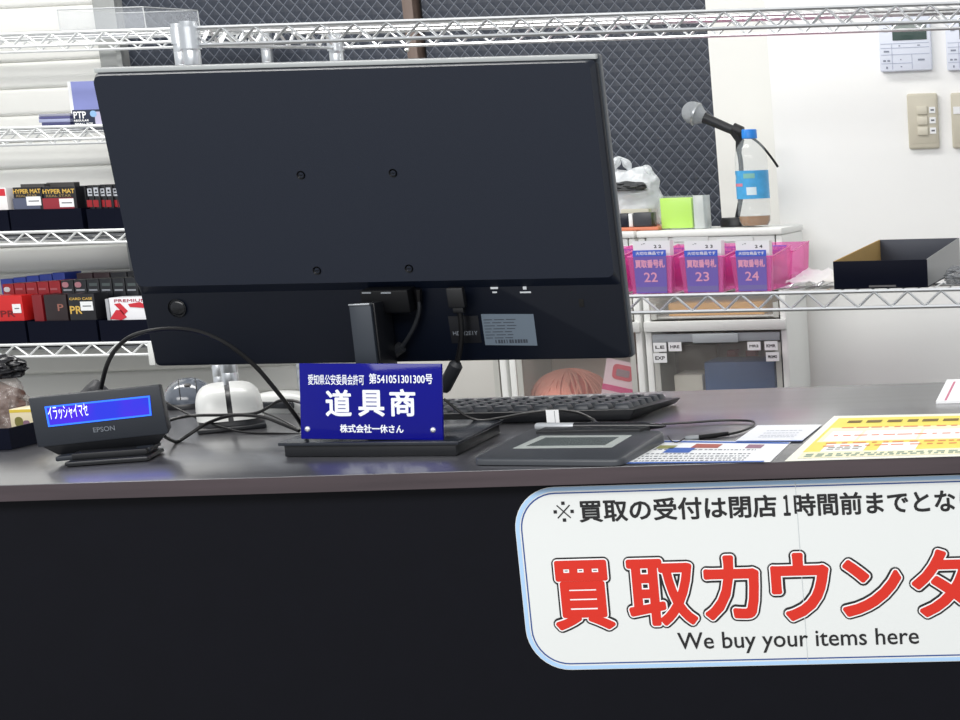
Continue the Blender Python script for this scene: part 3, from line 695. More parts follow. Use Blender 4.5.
bm = new(); prism(bm, rrect(.010, .012, .0045, 5, (r[0] + r[2]) / 2 - .004, h * .55), -.0004, 0); obj('print_patch', bm, mat('pack_print_olive', (120, 116, 60), .6), t)
bm = new(); prism(bm, rrect(.008, .010, .003, 5, (r[0] + r[2]) / 2 + .005, h * .45), -.0004, 0); obj('print_patch', bm, mat('pack_print_mauve', (134, 104, 122), .6), t)
# crinkled sweet bag
def bag(name, loc, w, d, h, m, label, cat, seedv=0, amp=.12, parent=None, rot=0, pinch=.6, subparts=None):
    t = new(); random.seed(seedv); NU, NV = 40, 24; R = []
    for j in range(NV + 1):
        v = j / NV; s = (1 - .08 * abs(v - .3)) * (1 if v < .75 else 1 - (v - .75) * pinch * 4 * .8)
        if v == 0: s *= .9
        ring_ = []
        for i in range(NU):
            a = 2 * PI * i / NU; cu, su = math.cos(a), math.sin(a)
            x = math.copysign(abs(cu) ** .75, cu) * w / 2 * s; y = math.copysign(abs(su) ** .75, su) * d / 2 * s * (1 - .75 * max(0, v - .55) / .45)
            nn = noise.noise(Vector((x / w * 5 + seedv, y / w * 5, v * 4))) + .5 * noise.noise(Vector((x / w * 13, y / w * 13 + seedv, v * 11)))
            k = 1 + amp * nn
            ring_.append(t.verts.new((x * k, y * k, v * h * (1 + .12 * amp / .12 * noise.noise(Vector((x / w * 3, seedv, 0))) * v))))
        R.append(ring_)
    for a, b in zip(R, R[1:]):
        for i in range(NU): t.faces.new((a[i], a[(i + 1) % NU], b[(i + 1) % NU], b[i])).smooth = True
    t.faces.new(R[0][::-1]); t.faces.new(R[-1])
    bmesh.ops.recalc_face_normals(t, faces=t.faces)
    return t
c = PY(0, 405, 1.85)
t = thing('snack_bag', 'clear snack bag with brown contents and a black folded top, in the counter tray', 'bag', (c.x, 1.85, ZC + .003))
obj('clear_film', bag('b', None, .062, .04, .075, None, '', '', 4, .25, pinch=.2), clear('crinkled_film', (190, 178, 172), .35, .12, .15, bump=.9, bscale=60), t)
obj('contents', bag('b', None, .05, .03, .062, None, '', '', 9, .45), mat('brown_sweets', (104, 74, 64), .45, var=.4, bscale=90), t)
bm = bag('b', None, .066, .036, .030, None, '', '', 6, .3, pinch=.5); bmesh.ops.translate(bm, vec=(0, 0, .066), verts=bm.verts); obj('folded_top', bm, mat('black_film', (20, 20, 24), .25), t, label='black crumpled top of the bag')
obj('price_tag', box(new(), -.008, -.026, .022, .010, -.0255, .032), PAPER, t)
c = PY(37, 395, 1.93)
single('snack_packet', box(new(), -.03, -.02, 0, .03, .02, .0265, bev=.001), mat('dark_brown_pack', (66, 54, 52), .4), 'flat dark brown packet lying on the counter behind the card pack', 'packet', loc=(c.x, 1.97, ZC + .0005))
# black folded pouch behind the display
c = PY(88, 392, 1.98)
bm = new(); N = 30
for i in range(N + 1):
    for j in range(9):
        u = i / N; v = j / 8; hgt = .016 + .030 * math.exp(-((u - .55) / .2) ** 2) + .012 * math.exp(-((u - .15) / .16) ** 2)
        bm.verts.new(((u - .5) * .10, (v - .5) * .07, 0.001 + hgt * math.sin(PI * v) ** .6 * (1 + .25 * noise.noise(Vector((u * 7, v * 4, 2))))))
bm.verts.ensure_lookup_table()
for i in range(N):
    for j in range(8): bm.faces.new((bm.verts[i * 9 + j], bm.verts[(i + 1) * 9 + j], bm.verts[(i + 1) * 9 + j + 1], bm.verts[i * 9 + j + 1])).smooth = True
r_ = bmesh.ops.extrude_face_region(bm, geom=bm.faces[:]); 
for e in r_['geom']:
    if isinstance(e, bmesh.types.BMVert): e.co.z = .0003
bmesh.ops.recalc_face_normals(bm, faces=bm.faces)
single('folded_pouch', bm, mat('pouch_black', (36, 37, 42), .55, bump=.4, bscale=60), 'black crumpled pouch lying behind the customer display', 'pouch', loc=(c.x, 1.985, ZC))

# ================================================================== WIRE RACKS
def wire_shelf(w, d, h=.026, pitch=.053, rt=.0033, rz=.0029, deck=.0245, sides=True):
    bm = new()
    for z in (0, -h):
        tube(bm, [(0, 0, z), (w, 0, z)], rt, 6); tube(bm, [(0, d, z), (w, d, z)], rt, 6); tube(bm, [(0, 0, z), (0, d, z)], rt, 6); tube(bm, [(w, 0, z), (w, d, z)], rt, 6)
    for y in (0, d):
        n = int(w / (pitch / 2)); tube(bm, [(i * pitch / 2, y, -h * (i % 2) * .92 - .001) for i in range(n + 1)], rz, 5)
    for x in (0, w):
        n = int(d / (pitch / 2)); tube(bm, [(x, i * pitch / 2, -h * (i % 2) * .92 - .001) for i in range(n + 1)], rz, 5)
    n = int(w / deck)
    for i in range(1, n): tube(bm, [(i * deck, 0, .0012), (i * deck, d, .0012)], .0012, 4)
    for k in (.33, .67): tube(bm, [(0, d * k, -.003), (w, d * k, -.003)], .0026, 5)
    return bm
def post(h0, h1, r=.0125):
    bm = new(); prof = [(0, h0), (r, h0)]; z = h0 + .025
    while z < h1 - .01: prof += [(r, z - .0008), (r - .0003, z), (r, z + .0008)]; z += .0254
    prof += [(r, h1), (0, h1)]
    return lathe(bm, prof, 16)
def collar(z): return lathe(new(), [(.013, z - .032), (.0150, z - .032), (.0150, z + .001), (.013, z + .001)], 20)
TILT = math.radians(.86)
POSTM = mat('post_chrome', (214, 218, 222), .3, .75)
SLP = math.tan(math.radians(3.4))
# front rack
YR = 2.50; p = PY(192.5, 58, YR); RX0 = p.x - p.z * math.sin(TILT)
fr_ = thing('wire_rack', 'chrome wire rack right behind the counter, its top shelf crossing the whole view', 'rack', (RX0, YR, 0), (0, TILT, 0))
zt1 = CAM.z + .266 - (RX0 + 1.497) * math.tan(TILT) * 0 + 0; zt1 = PY(192.5, 27.8, YR).z
zt2 = PY(632, 296.5, YR).z + (PY(632, 296.5, YR).x - RX0) * math.tan(TILT)
RW, RD = 1.56, .46
for z in (zt1, zt2): obj('shelf', wire_shelf(RW, RD), CHROME, fr_, T(0, 0, z, math.atan(SLP) if z == zt1 else 0))
for x in (0, RW):
    for y in (0, RD):
        b_top = zt1 + .010 + y * SLP
        o = obj('post', post(.03 + x * math.tan(TILT), b_top), POSTM, fr_, T(x, y, 0))
        for z in (zt1, zt2): obj('collar', collar(z + (y * SLP if z == zt1 else 0)), POSTM, o, T(x, y, 0))
        obj('foot', lathe(new(), [(0, .0), (.016, .0), (.016, .018), (.006, .02), (.006, .035), (0, .035)], 16, T(x, y, x * math.tan(TILT) + .0005)), mat('foot_plastic', (30, 30, 32), .6), o)
Rk = mw(fr_)
def rackpt(x, y, z): return Rk @ Vector((x, y, z))
# left rack
YL = 3.35; p = PY(181, 58, YL); LX1 = p.x - p.z * math.sin(TILT); LW = .92
lr = thing('wire_rack', 'chrome wire rack against the ribbed wall at the left, stocked with small boxed goods', 'rack', (LX1 - LW, YL, 0), (0, TILT, 0))
Lk = mw(lr); Lki = Lk.inverted()
def lz(px, py): q = Lki @ PY(px, py, YL); return q.z
LZ = [lz(90, 31.5), lz(50, 127), lz(60, 231.3), lz(75, 343.8)]
for z in LZ + [.25]: obj('shelf', wire_shelf(LW, .34, pitch=.0585, rz=.0028, rt=.0034), LWIRE, lr, T(0, 0, z, math.radians(3) if z == LZ[0] else 0))
for x in (0, LW):
    for y in (0, .34):
        o = obj('post', post(.03 + x * math.tan(TILT), LZ[0] + .01 + y * .052), POSTM, lr, T(x, y, 0))
        for z in LZ: obj('collar', collar(z + (y * .052 if z == LZ[0] else 0)), POSTM, o, T(x, y, 0))
        obj('foot', lathe(new(), [(0, .0), (.016, .0), (.016, .018), (.006, .02), (.006, .035), (0, .035)], 16, T(x, y, x * math.tan(TILT) + .0005)), mat('foot_plastic', (30, 30, 32), .6), o)
bm = new(); a = Lki @ PY(147.5, 343, YL - .006); b = Lki @ PY(156, 365, YL - .006); box(bm, a.x, a.y - .003, b.z, b.x, a.y, a.z, bev=.0008)
obj('label_holder', bm, mat('frosted_white', (226, 228, 226), .4), lr, label='small white plastic clip on the shelf edge')
for z in LZ[2:]: obj('shelf_liner', box(new(), .004, .006, z - .0115, LW - .004, .335, z - .0075), mat('liner_grey', (120, 122, 126), .6), lr)
# s-hook on the top shelf's rear
h = PY(407, 44, YR + RD); bm = tube(new(), smooth_path([h + Vector((0, -.003, .008)), h + Vector((0, .004, .006)), h + Vector((0, .003, -.006)), h + Vector((0, -.002, -.013)), h + Vector((0, -.007, -.010))]), .0022)
single('hanging_hook', bm, mat('hook_metal', (190, 190, 186), .3, .8), 'small metal hook hanging under the rear edge of the top shelf above the monitor', 'hook')

# ------------------------------------------------ goods on the left rack
DECK = .0026
def lpt(px, py, y): q = Lki @ PY(px, py, YL + y); return q
LROT = (0, TILT, 0)
def ltray(px0, px1, pyt, tier, label, d=.075, group='black trays on the left rack'):
    a, b = lpt(px0, pyt, .006), lpt(px1, pyt, .006); z0 = LZ[tier] + DECK; h = a.z - z0; w = b.x - a.x
    pos = Lk @ Vector(((a.x + b.x) / 2, .006 + d / 2, z0))
    return tray('display_tray', pos.x - w / 2, pos.y - d / 2, pos.z, pos.x + w / 2, pos.y + d / 2, pos.z + h, label, group, LROT)
def lbox(name, px0, px1, pyt, tier, yoff, d, m, label, cat='box', group=None, lift=.0025, gap=.0008, build=True, hmin=.004):
    """carton whose front face spans px0..px1 with its top at pyt, standing on the tier's deck (in a tray: lift)"""
    a, b = lpt(px0, pyt, yoff), lpt(px1, pyt, yoff); z0 = LZ[tier] + DECK + lift; h = max(a.z - z0, hmin); w = b.x - a.x - gap
    if yoff > .06: h += lift; z0 -= lift - .0006; lift = 0
    pos = Lk @ Vector(((a.x + b.x) / 2, yoff, z0)); t = thing(name, label, cat, pos, LROT, group)
    obj('carton', box(new(), -w / 2, 0, 0, w / 2, d, h, bev=.0008), m, t)
    return t, w, h
TAGM = mat('price_tag_white', (240, 241, 242), .5); TXT = mat('tag_grey_print', (110, 112, 118), .6)
def price(t, w, px0, py0, px1, py1, y=-.0006):
    M = mw(t); r = pxrect(M, px0, py0, px1, py1, y)
    o = obj('price_tag', box(new(), r[0], y - .0003, r[1], r[2], y, r[3]), TAGM, t)
    mz = (r[1] + r[3]) / 2; obj('tag_print', box(new(), r[0] + .005, y - .0005, mz - .0012, r[2] - .004, y - .0004, mz + .0012), TXT, o)
def face(t, px0, py0, px1, py1, m, nm='print_patch', y=-.0002):
    r = pxrect(mw(t), px0, py0, px1, py1, y); obj(nm, box(new(), r[0], y - .0002, r[1], r[2], y, r[3]), m, t)
def ftext(t, body, px0, py0, px1, py1, m, y=-.0006, bold=0.0002):
    text(body, pxrect(mw(t), px0, py0, px1, py1, y), t, m, y, bold)
GOLD = mat('gold_print', (214, 176, 84), .45); REDB = mat('red_carton', (176, 30, 40), .35, var=.1, bscale=70); BLKB = mat('black_carton', (24, 24, 29), .3); SILV = mat('silver_print', (186, 190, 198), .4)
# tier 1
t, w, h = lbox('blue_box', 67.5, 118, 82, 1, .08, .07, mat('slate_blue_carton', (140, 147, 204), .5), 'tall slate-blue box on the second shelf beside the monitor edge', lift=.0012)
obj('spine', box(new(), -w / 2 - .001, -.0004, 0, -w / 2 + .006, .0, h), PAPER, t, label='white left edge strip')
t, w, h = lbox('dark_box', 71.5, 118, 110, 1, .005, .06, mat('dark_navy_carton', (36, 44, 66), .4), 'low dark navy box lettered in white in front of the slate-blue box', lift=.0012)
ftext(t, 'PTP', 73.5, 111.5, 86, 118.5, PAPER, bold=.0004); ftext(t, 'REGULAR', 74, 119.5, 89, 121.5, PAPER); ftext(t, 'SMALL SIZE', 75, 122.8, 93, 124.8, PAPER)
bm = new(); r = pxrect(mw(t), 90, 110.5, 96.5, 117, -.0004); prism(bm, rrect(r[2] - r[0], r[3] - r[1], (r[2] - r[0]) * .45, 6, (r[0] + r[2]) / 2, (r[1] + r[3]) / 2), -.0008, -.0004); obj('emblem', bm, mat('sky_print', (140, 180, 220), .5), t, label='pale blue round emblem')
face(t, 95, 111.5, 106, 124.5, mat('pale_lilac_print', (182, 178, 204), .5))
prev = LZ[1] + DECK
cols = [((70, 72, 112), 'lowest'), ((158, 164, 196), 'second'), ((84, 84, 130), 'third'), ((150, 152, 170), 'topmost')]
tops = (122.6, 119.2, 116.6, 114.2)
for (c_, nm), pt_ in zip(cols, tops):
    a, b = lpt(38.5 + (3 if nm == 'lowest' else 0), pt_, .02), lpt(70, pt_, .02); h = a.z - prev - .0003
    pos = Lk @ Vector(((a.x + b.x) / 2, .02, prev)); w = b.x - a.x
    single('flat_pack', box(new(), -w / 2, 0, 0, w / 2, .06, h, bev=.0006), mat('flat_pack_' + nm, c_, .4), 'flat violet-grey pack left of the dark navy box, %s of its stack' % nm, 'pack', 'flat packs stacked on the second shelf', rot=LROT, loc=pos)
    prev = a.z
# tier 2 trays and goods
ltray(-40, 7.2, 211, 2, 'black tray cut by the left edge of the view on the third shelf')
ltray(9, 81, 210, 2, 'black tray under the two mat sleeves with yellow lettering')
ltray(86, 132, 209, 2, 'black tray of slim black and red packs, right end of the third shelf', d=.13)
t, w, h = lbox('white_pack', -30, 5.6, 188.5, 2, .012, .03, mat('white_red_carton', (236, 232, 232), .4), 'white and red pack at the very left of the third shelf', lift=.0035)
face(t, -10, 189, 5, 196, mat('bright_red_print', (206, 44, 58), .5))
for k, (a, b, mm, desc) in enumerate(((12.2, 41, (84, 90, 112), 'left of the two sleeves with yellow mat lettering, blue-grey lower half'), (42, 75, (146, 40, 52), 'right of the two sleeves with yellow mat lettering, red lower half'))):
    t, w, h = lbox('mat_sleeve', a, b, 187.5 if k == 0 else 187, 2, .012, .03, BLKB, desc, 'mat sleeve', 'mat sleeves on the third shelf', lift=.0035)
    face(t, a + 1, 198, b - 1, 209, mat('sleeve_art_%d' % k, mm, .5)); ftext(t, 'HYPER MAT', a + .5, 189, b - .5, 193.5, GOLD, bold=.0004)
    ftext(t, 'REAL STAR', a + 4, 194.5, b - 4, 197, mat('bronze_print', (150, 126, 80), .5)); price(t, w, *( (26.5, 196.5, 41, 205.5) if k == 0 else (59.5, 198.5, 74, 207)))
for k, (a, b, tp) in enumerate(((20, 44, 184.5), (46, 74, 183))):
    lbox('mat_sleeve', a, b, tp, 2, .09 + .03 * k, .02, mat('dark_grey_carton', (74, 72, 70), .4), ('left' if k == 0 else 'right') + ' dark sleeve showing just its top edge behind the yellow-lettered ones', 'mat sleeve', 'mat sleeves on the third shelf', lift=.0035)
for k in range(8):
    x = 79 + k * 6.3
    t, w, h = lbox('slim_pack', x + 1.5, x + 7.3, 184.5 + (k % 3) * .7, 2, .02 + .004 * (k % 2), .09, BLKB, 'slim black pack with silver marks and red foot, %s from the left in its tray' % ('first', 'second', 'third', 'fourth', 'fifth', 'sixth', 'seventh', 'eighth')[k], 'pack', 'slim packs in the right tray', lift=.004, gap=.0012) if x > 84 else lbox('slim_pack', x, x + 6, 186, 2, .26, .05, BLKB, 'slim black pack set farthest back behind the tray gap', 'pack', 'slim packs in the right tray', lift=.0006)
    if x > 84:
        face(t, x + 2.2, 187.5 + (k % 2), x + 6.6, 196, SILV); face(t, x + 3.3, 189.5, x + 5.3, 191.5, BLKB, y=-.0005); face(t, x + 3.3, 193, x + 6.4, 194.2, BLKB, y=-.0005); face(t, x + 1.8, 200, x + 7.1, 207, mat('pack_red', (150, 26, 34), .4))
# tier 3
ltray(-60, 24.5, 322.5, 3, 'black tray under the big red cartons at the left edge')
ltray(27, 96, 321.5, 3, 'black tray under the black carton with gold lettering')
ltray(98.5, 154, 320.5, 3, 'black tray under the white and red carton at the right end of the shelf')
t, w, h = lbox('red_carton', -25, 21.5, 296.5, 3, .010, .05, mat('bright_red_carton', (198, 34, 34), .35), 'big bright red carton with a price tag at the left front of the fourth shelf', 'carton', lift=.0035)
ftext(t, 'PR', 0.5, 310.5, 15, 317, mat('dark_red_print', (110, 14, 18), .5), bold=.0004); price(t, w, 12.5, 304, 21, 313)
t, w, h = lbox('red_carton', 31, 41, 295, 3, .012, .06, mat('deep_red_carton', (120, 18, 26), .35), 'narrow deep red carton right of the big bright red one', 'carton', lift=.0035)
for k in range(5):
    a = 2 + k * 11.6
    t, w, h = lbox('red_carton', a, a + 11, 284.5 - k * .8, 3, .085, .06, REDB, 'red carton in the second row of the fourth shelf, %s from the left' % ('first', 'second', 'third', 'fourth', 'fifth')[k], 'carton', 'red cartons in the second row', lift=.0035 if a < 14 or 27 < a < 80 else .0035)
    face(t, a + 2, 288, a + 9, 290, mat('rose_print', (206, 110, 116), .5)); 
    if k == 0:
        bm = new(); r = pxrect(mw(t), 4, 287, 10, 292, -.0005); prism(bm, rrect(r[2] - r[0], r[3] - r[1], (r[3] - r[1]) * .45, 6, (r[0] + r[2]) / 2, (r[1] + r[3]) / 2), -.0009, -.0005); obj('emblem', bm, PAPER, t)
for k in range(5):
    a = 0 + k * 13
    lbox('blue_carton', a, a + 12.4, 279.5 - k * 1.6, 3, .17, .06, mat('royal_blue_carton', (52, 74, 176), .4), 'royal blue carton in the back row of the fourth shelf, %s from the left' % ('first', 'second', 'third', 'fourth', 'fifth')[k], 'carton', 'blue cartons in the back row', lift=.0035)
t, w, h = lbox('black_carton', 67, 93.5, 294, 3, .010, .05, BLKB, 'black carton with gold letters and a price tag at the front of the fourth shelf', 'carton', lift=.0035)
ftext(t, 'PR', 70, 306, 82, 314, GOLD, bold=.0005); ftext(t, 'CARD CASE', 69, 297.5, 92, 300, GOLD); price(t, w, 80.5, 301.5, 93, 310.5)
t, w, h = lbox('black_carton', 43, 65.5, 295, 3, .012, .05, mat('brown_black_carton', (38, 26, 28), .35), 'brownish black carton between the red cartons and the gold-lettered one', 'carton', lift=.0035)
ftext(t, 'P', 57.5, 304, 63.5, 311, mat('copper_print', (150, 98, 86), .5), bold=.0004)
for k in range(6):
    a = 60.5 + k * 12.8
    t, w, h = lbox('black_carton', a, a + 12.2, 281.0 - k * .6, 3, .085, .06, mat('charcoal_carton', (34, 36, 42), .3), 'small charcoal carton in the second row of the fourth shelf, %s from the left' % ('first', 'second', 'third', 'fourth', 'fifth', 'sixth')[k], 'carton', 'charcoal cartons in the second row', lift=.0035)
    face(t, a + 3, 289.2, a + 11.4, 290.8, SILV)
    if k < 2:
        bm = new(); r = pxrect(mw(t), a + 1.5, 282, a + 8, 287.5, -.0005); prism(bm, rrect(r[2] - r[0], r[3] - r[1], (r[3] - r[1]) * .45, 6, (r[0] + r[2]) / 2, (r[1] + r[3]) / 2), -.0009, -.0005); obj('emblem', bm, mat('pink_print', (216, 150, 160), .5), t, label='round pink emblem')
    else: face(t, a + 3, 283, a + 11, 286, mat('grey_green_label', (96, 106, 106), .5))
for k in range(4):
    a = 76 + k * 17
    lbox('dark_carton', a, a + 16, 273.5 - k * .4, 3, .17, .06, mat('dark_red_black_carton', (60, 36, 42), .35) if k < 2 else mat('charcoal_carton', (34, 36, 42)), 'dark carton in the back row right of the blue ones, %s from the left' % ('first', 'second', 'third', 'fourth')[k], 'carton', 'dark cartons in the back row', lift=.0035)
t, w, h = lbox('white_carton', 108.5, 148, 298, 3, .010, .05, mat('white_carton', (236, 236, 240), .4), 'white carton with red diagonal print at the right end of the fourth shelf', 'carton', lift=.0035)
M = mw(t)
for poly in (((110, 319), (116, 310), (121, 310), (127, 317), (122, 320)), ((114, 304), (120, 303), (128, 311), (124, 315), (119, 309)), ((128, 304), (140, 302), (146, 305), (146, 308), (130, 307))): obj('red_print', prism(new(), [on(M, a, b, -.0003) for a, b in poly], -.0007, -.0003), mat('bright_red_print', (206, 44, 58), .5), t)
ftext(t, 'PREMIUM', 114, 299, 146, 302, mat('dark_red_print2', (170, 40, 70), .5))
t, w, h = lbox('small_grey_pack', 104.5, 107.9, 299, 3, .012, .03, mat('grey_pack', (168, 170, 174), .5), 'thin grey pack wedged left of the white carton', 'pack', lift=.0035)
# clear acrylic case on the top tier
a, b = lpt(60, 27.5, .04), lpt(143.5, 7, .04); z0 = LZ[0] + DECK; w = b.x - a.x; h = b.z - z0
z0 += .003; h -= .003; t = thing('acrylic_case', 'clear acrylic case on the top shelf at the left, only its edges showing', 'case', Lk @ Vector(((a.x + b.x) / 2, .04, z0)), (math.radians(3), TILT, 0))
CL = clear('case_acrylic', (225, 230, 236), .12)
obj('front_pane', box(new(), -w / 2, 0, 0, w / 2, .002, h), CL, t); obj('back_pane', box(new(), -w / 2, .2, 0, w / 2, .202, h), CL, t)
obj('left_pane', box(new(), -w / 2, .0025, 0, -w / 2 + .002, .1995, h), CL, t); obj('right_pane', box(new(), w / 2 - .002, .0025, 0, w / 2, .1995, h), CL, t)
bm = new()
for p_, q_ in (((-w / 2, 0, h), (w / 2, 0, h)), ((w / 2, 0, 0), (w / 2, 0, h)), ((-w / 2, .2, h), (w / 2, .2, h)), ((w / 2, 0, h), (w / 2, .2, h)), ((w / 2, .2, 0), (w / 2, .2, h)), ((-w / 2, 0, 0), (-w / 2, 0, h))): tube(bm, [p_, q_], .0013, 4)
obj('polished_edge', bm, mat('edge_white', (205, 208, 210), .3), t)

# ================================================================== DRAWER UNITS
YU = 3.20; UD = .195
SHELLM = mat('drawer_shell_white', (238, 239, 236), .4); FROST = clear('drawer_front_clear', (205, 204, 198), .12, .25); FROSTW = clear('drawer_front_milky', (236, 234, 228), .72, .3)
GREYB = clear('drawer_grey_band', (176, 181, 186), .8, .3)
PT = PY(710, 229.5, YU)
def unit(px0, px1, label):
    """px at y=330; hollow shell with rails, three drawers visible"""
    a, b = PY(px0, 330, YU).x, PY(px1, 330, YU).x
    mid = PY((px0 + px1) / 2, 330, YU); off = 0 if not units else (units[0][0].location.x - (mid.x - mid.z * math.sin(TILT))) * math.tan(TILT)
    t = thing('drawer_unit', label, 'drawer unit', (mid.x - mid.z * math.sin(TILT), YU, off), (0, TILT, 0), 'white drawer units along the back wall'); M = mw(t); w = (b - a) - .003
    global ztop
    if not units: ztop = (M.inverted() @ PT).z
    zr = on(M, 720, 320)[1]; zr2 = on(M, 720, 330.5)[1]
    obj('side_panel', box(new(), -w / 2, 0, -off + .001, -w / 2 + .014, UD, ztop - .014, bev=.003), SHELLM, t); obj('side_panel', box(new(), w / 2 - .014, 0, -off + .001, w / 2, UD, ztop - .014, bev=.003), SHELLM, t)
    obj('top_panel', box(new(), -w / 2 - .004 + .003, -.006, ztop - .0135, w / 2 + .001, UD, ztop, bev=.003), SHELLM, t)
    obj('back_panel', box(new(), -w / 2 + .015, UD - .004, .02, w / 2 - .015, UD - .0005, ztop - .015), mat('unit_back', (240, 228, 216), .6), t)
    zs = [zr2 - .24, zr2 - .485, zr2 - .73]
    obj('rail', box(new(), -w / 2 + .0145, 0, zr2, w / 2 - .0145, UD - .006, zr2 + .004, bev=.001), SHELLM, t)
    obj('rail', box(new(), -w / 2 - .002 + .003, -.008, zr2, w / 2 - .001, -.0005, zr, bev=.002), SHELLM, t)
    for z in zs:
        if z > .02: obj('rail', box(new(), -w / 2 + .0145, 0, z, w / 2 - .0145, UD - .006, z + .012, bev=.001), SHELLM, t)
    return t, M, w, zr, zr2, zs
units = []
for a, b, l in ((643.5, 788, 'white drawer unit under the pink bins, its clear drawer holding a dark blue box'), (505, 642, 'white drawer unit whose clear drawer holds the coral wool, left of the dark blue box'), (366, 503.5, 'white drawer unit with a plain cream drawer front between plaque and wool')):
    units.append(unit(a, b, l))
def drawer(U, z0, z1, fm, band=True, milky=False, contents=None):
    t, M, w, *_ = U; wi = w / 2 - .016
    d = obj('drawer', box(new(), -wi, .002, z0, wi, .005, z1, bev=.001), fm, t, label='see-through drawer' if not milky else 'milky drawer')
    bm = new(); box(bm, -wi + .004, .006, z0 + .002, wi - .004, UD - .02, z0 + .0045); obj('drawer_floor', bm, SHELLM, d)
    for s in (-1, 1): obj('drawer_wall', box(new(), s * (wi - .004), .006, z0 + .005, s * (wi - .007), UD - .02, z1 - .02), clear('drawer_wall_clear', (214, 214, 208), .2, .3), d)
    if band:
        hb = .018; obj('front_band', box(new(), -wi, -.004, z1 - hb, wi, .001, z1 - .001, bev=.001), GREYB, d, label='grey grip band')
        obj('handle_notch', box(new(), -wi * .36, -.009, z1 - hb - .002, wi * .36, -.0045, z1 - .0015, bev=.002), clear('notch_clear', (200, 206, 210), .7, .3), d)
    for x_ in (-wi, wi - .011): obj('front_frame', box(new(), x_, -.0005, z0, x_ + .011, .0015, z1 - .022), clear('drawer_frame_grey', (214, 214, 208), .8, .3), d)
    return d
for i, U in enumerate(units):
    t, M, w, zr, zr2, zs = U
    dz0 = zs[0] + .014
    drawer(U, dz0, zr2 - .004, FROSTW if i == 2 else FROST, band=(i != 2), milky=(i == 2))
    drawer(U, zs[1] + .014, zs[0] - .004, FROSTW)
    if zs[2] > 0: drawer(U, zs[2] + .014, zs[1] - .004, FROSTW)
    # slim drawers above the rail with written tabs
    zz = [zr + .003, zr + (ztop - .016 - zr) * .36, ztop - .0175]
    drawer(U, zz[0], zz[1] - .004, clear('slim_drawer_clear', (232, 230, 226), .15, .3) if i == 0 else FROSTW, band=False)
    d = drawer(U, zz[1], ztop - .0137, mat('drawer_white', (240, 241, 240), .4), band=False)
# tabs above the bins
t, M, w, zr, zr2, zs = units[0]
for k, (a, b) in enumerate(((647, 668), (673, 708), (717, 753))):
    r = pxrect(M, a, 236.5, b, 241.5, -.002); 
    o = obj('tab', box(new(), r[0], -.0022, r[1], r[2], -.0008, r[3], bev=.0004), WHITE, t)
# stickers with handwriting on the clear drawer
for (a, b, c, d, s) in ((654, 342.5, 667, 351.5, 'LE'), (669, 342, 682, 351, 'HRE'), (654, 353, 667.5, 362.5, 'EXP'), (748, 341.5, 761, 350, 'MR2'), (765, 341, 778, 350, 'KMR'), (766.5, 352, 779.5, 361, 'PROMO')):
    r = pxrect(M, a, b, c, d, -.0012 + .003 - .008); o = obj('sticker', box(new(), r[0], -.0105, r[1], r[2], -.0095, r[3]), PAPER, t, label='white handwritten sticker')
    text(s, (r[0] + .004, r[1] + .006, r[2] - .004, r[3] - .006), o, INK, -.0107, .0003)
# contents
dz = units[0][5][0] + .014 + .005
UM = mw(units[0][0]); UMi = UM.inverted(); UM1 = mw(units[1][0])
def inbox(nm, px0, py0, px1, Y, d, m, label, cat):
    a = UMi @ PY(px0, py0, Y); b = UMi @ PY(px1, py0, Y); w_ = b.x - a.x
    return single(nm, box(new(), -w_ / 2, 0, 0, w_ / 2, d, a.z - dz, bev=.001), m, label, cat, rot=LROT, loc=UM @ Vector(((a.x + b.x) / 2, a.y, dz + .0005)))
inbox('storage_box', 704, 363, 774, YU + .03, .10, mat('dark_blue_carton', (48, 92, 150), .5), 'dark blue box inside the clear drawer below the pink bins', 'box')
t_ = inbox('cream_packet', 674, 375.5, 702, YU + .03, .08, mat('pale_cream', (244, 240, 226), .5), 'pale cream packet left of the dark blue box inside the clear drawer', 'packet')
for k, (a, b) in enumerate(((726.5, 735), (745.5, 755))):
    inbox('pink_packet', a, 351, b, YU + .145, .03, mat('pink_pack_%d' % k, (212, 128, 132), .5), ('left' if k == 0 else 'right') + ' pink-red packet standing behind the dark blue box in the clear drawer', 'packet')
inbox('brown_folder', 672, 345, 716, YU + .15, .02, mat('grey_brown', (140, 128, 118), .6), 'grey-brown folder at the back left of the clear drawer', 'folder')
# tan things in the slim drawer
z_ = units[0][3] + .003 + .005
c_ = units[0][0].location.x
a, b = UMi @ PY(668, 305, YU + .02), UMi @ PY(764, 305, YU + .02)
single('tan_envelope', box(new(), -(b.x - a.x) / 2, 0, 0, (b.x - a.x) / 2, .16, .026, bev=.002), mat('tan_paper', (232, 170, 70), .6, var=.1, bscale=40), 'flat tan envelope filling the slim drawer right below the pink bins', 'envelope', rot=LROT, loc=UM @ Vector(((a.x + b.x) / 2, .02, z_)))
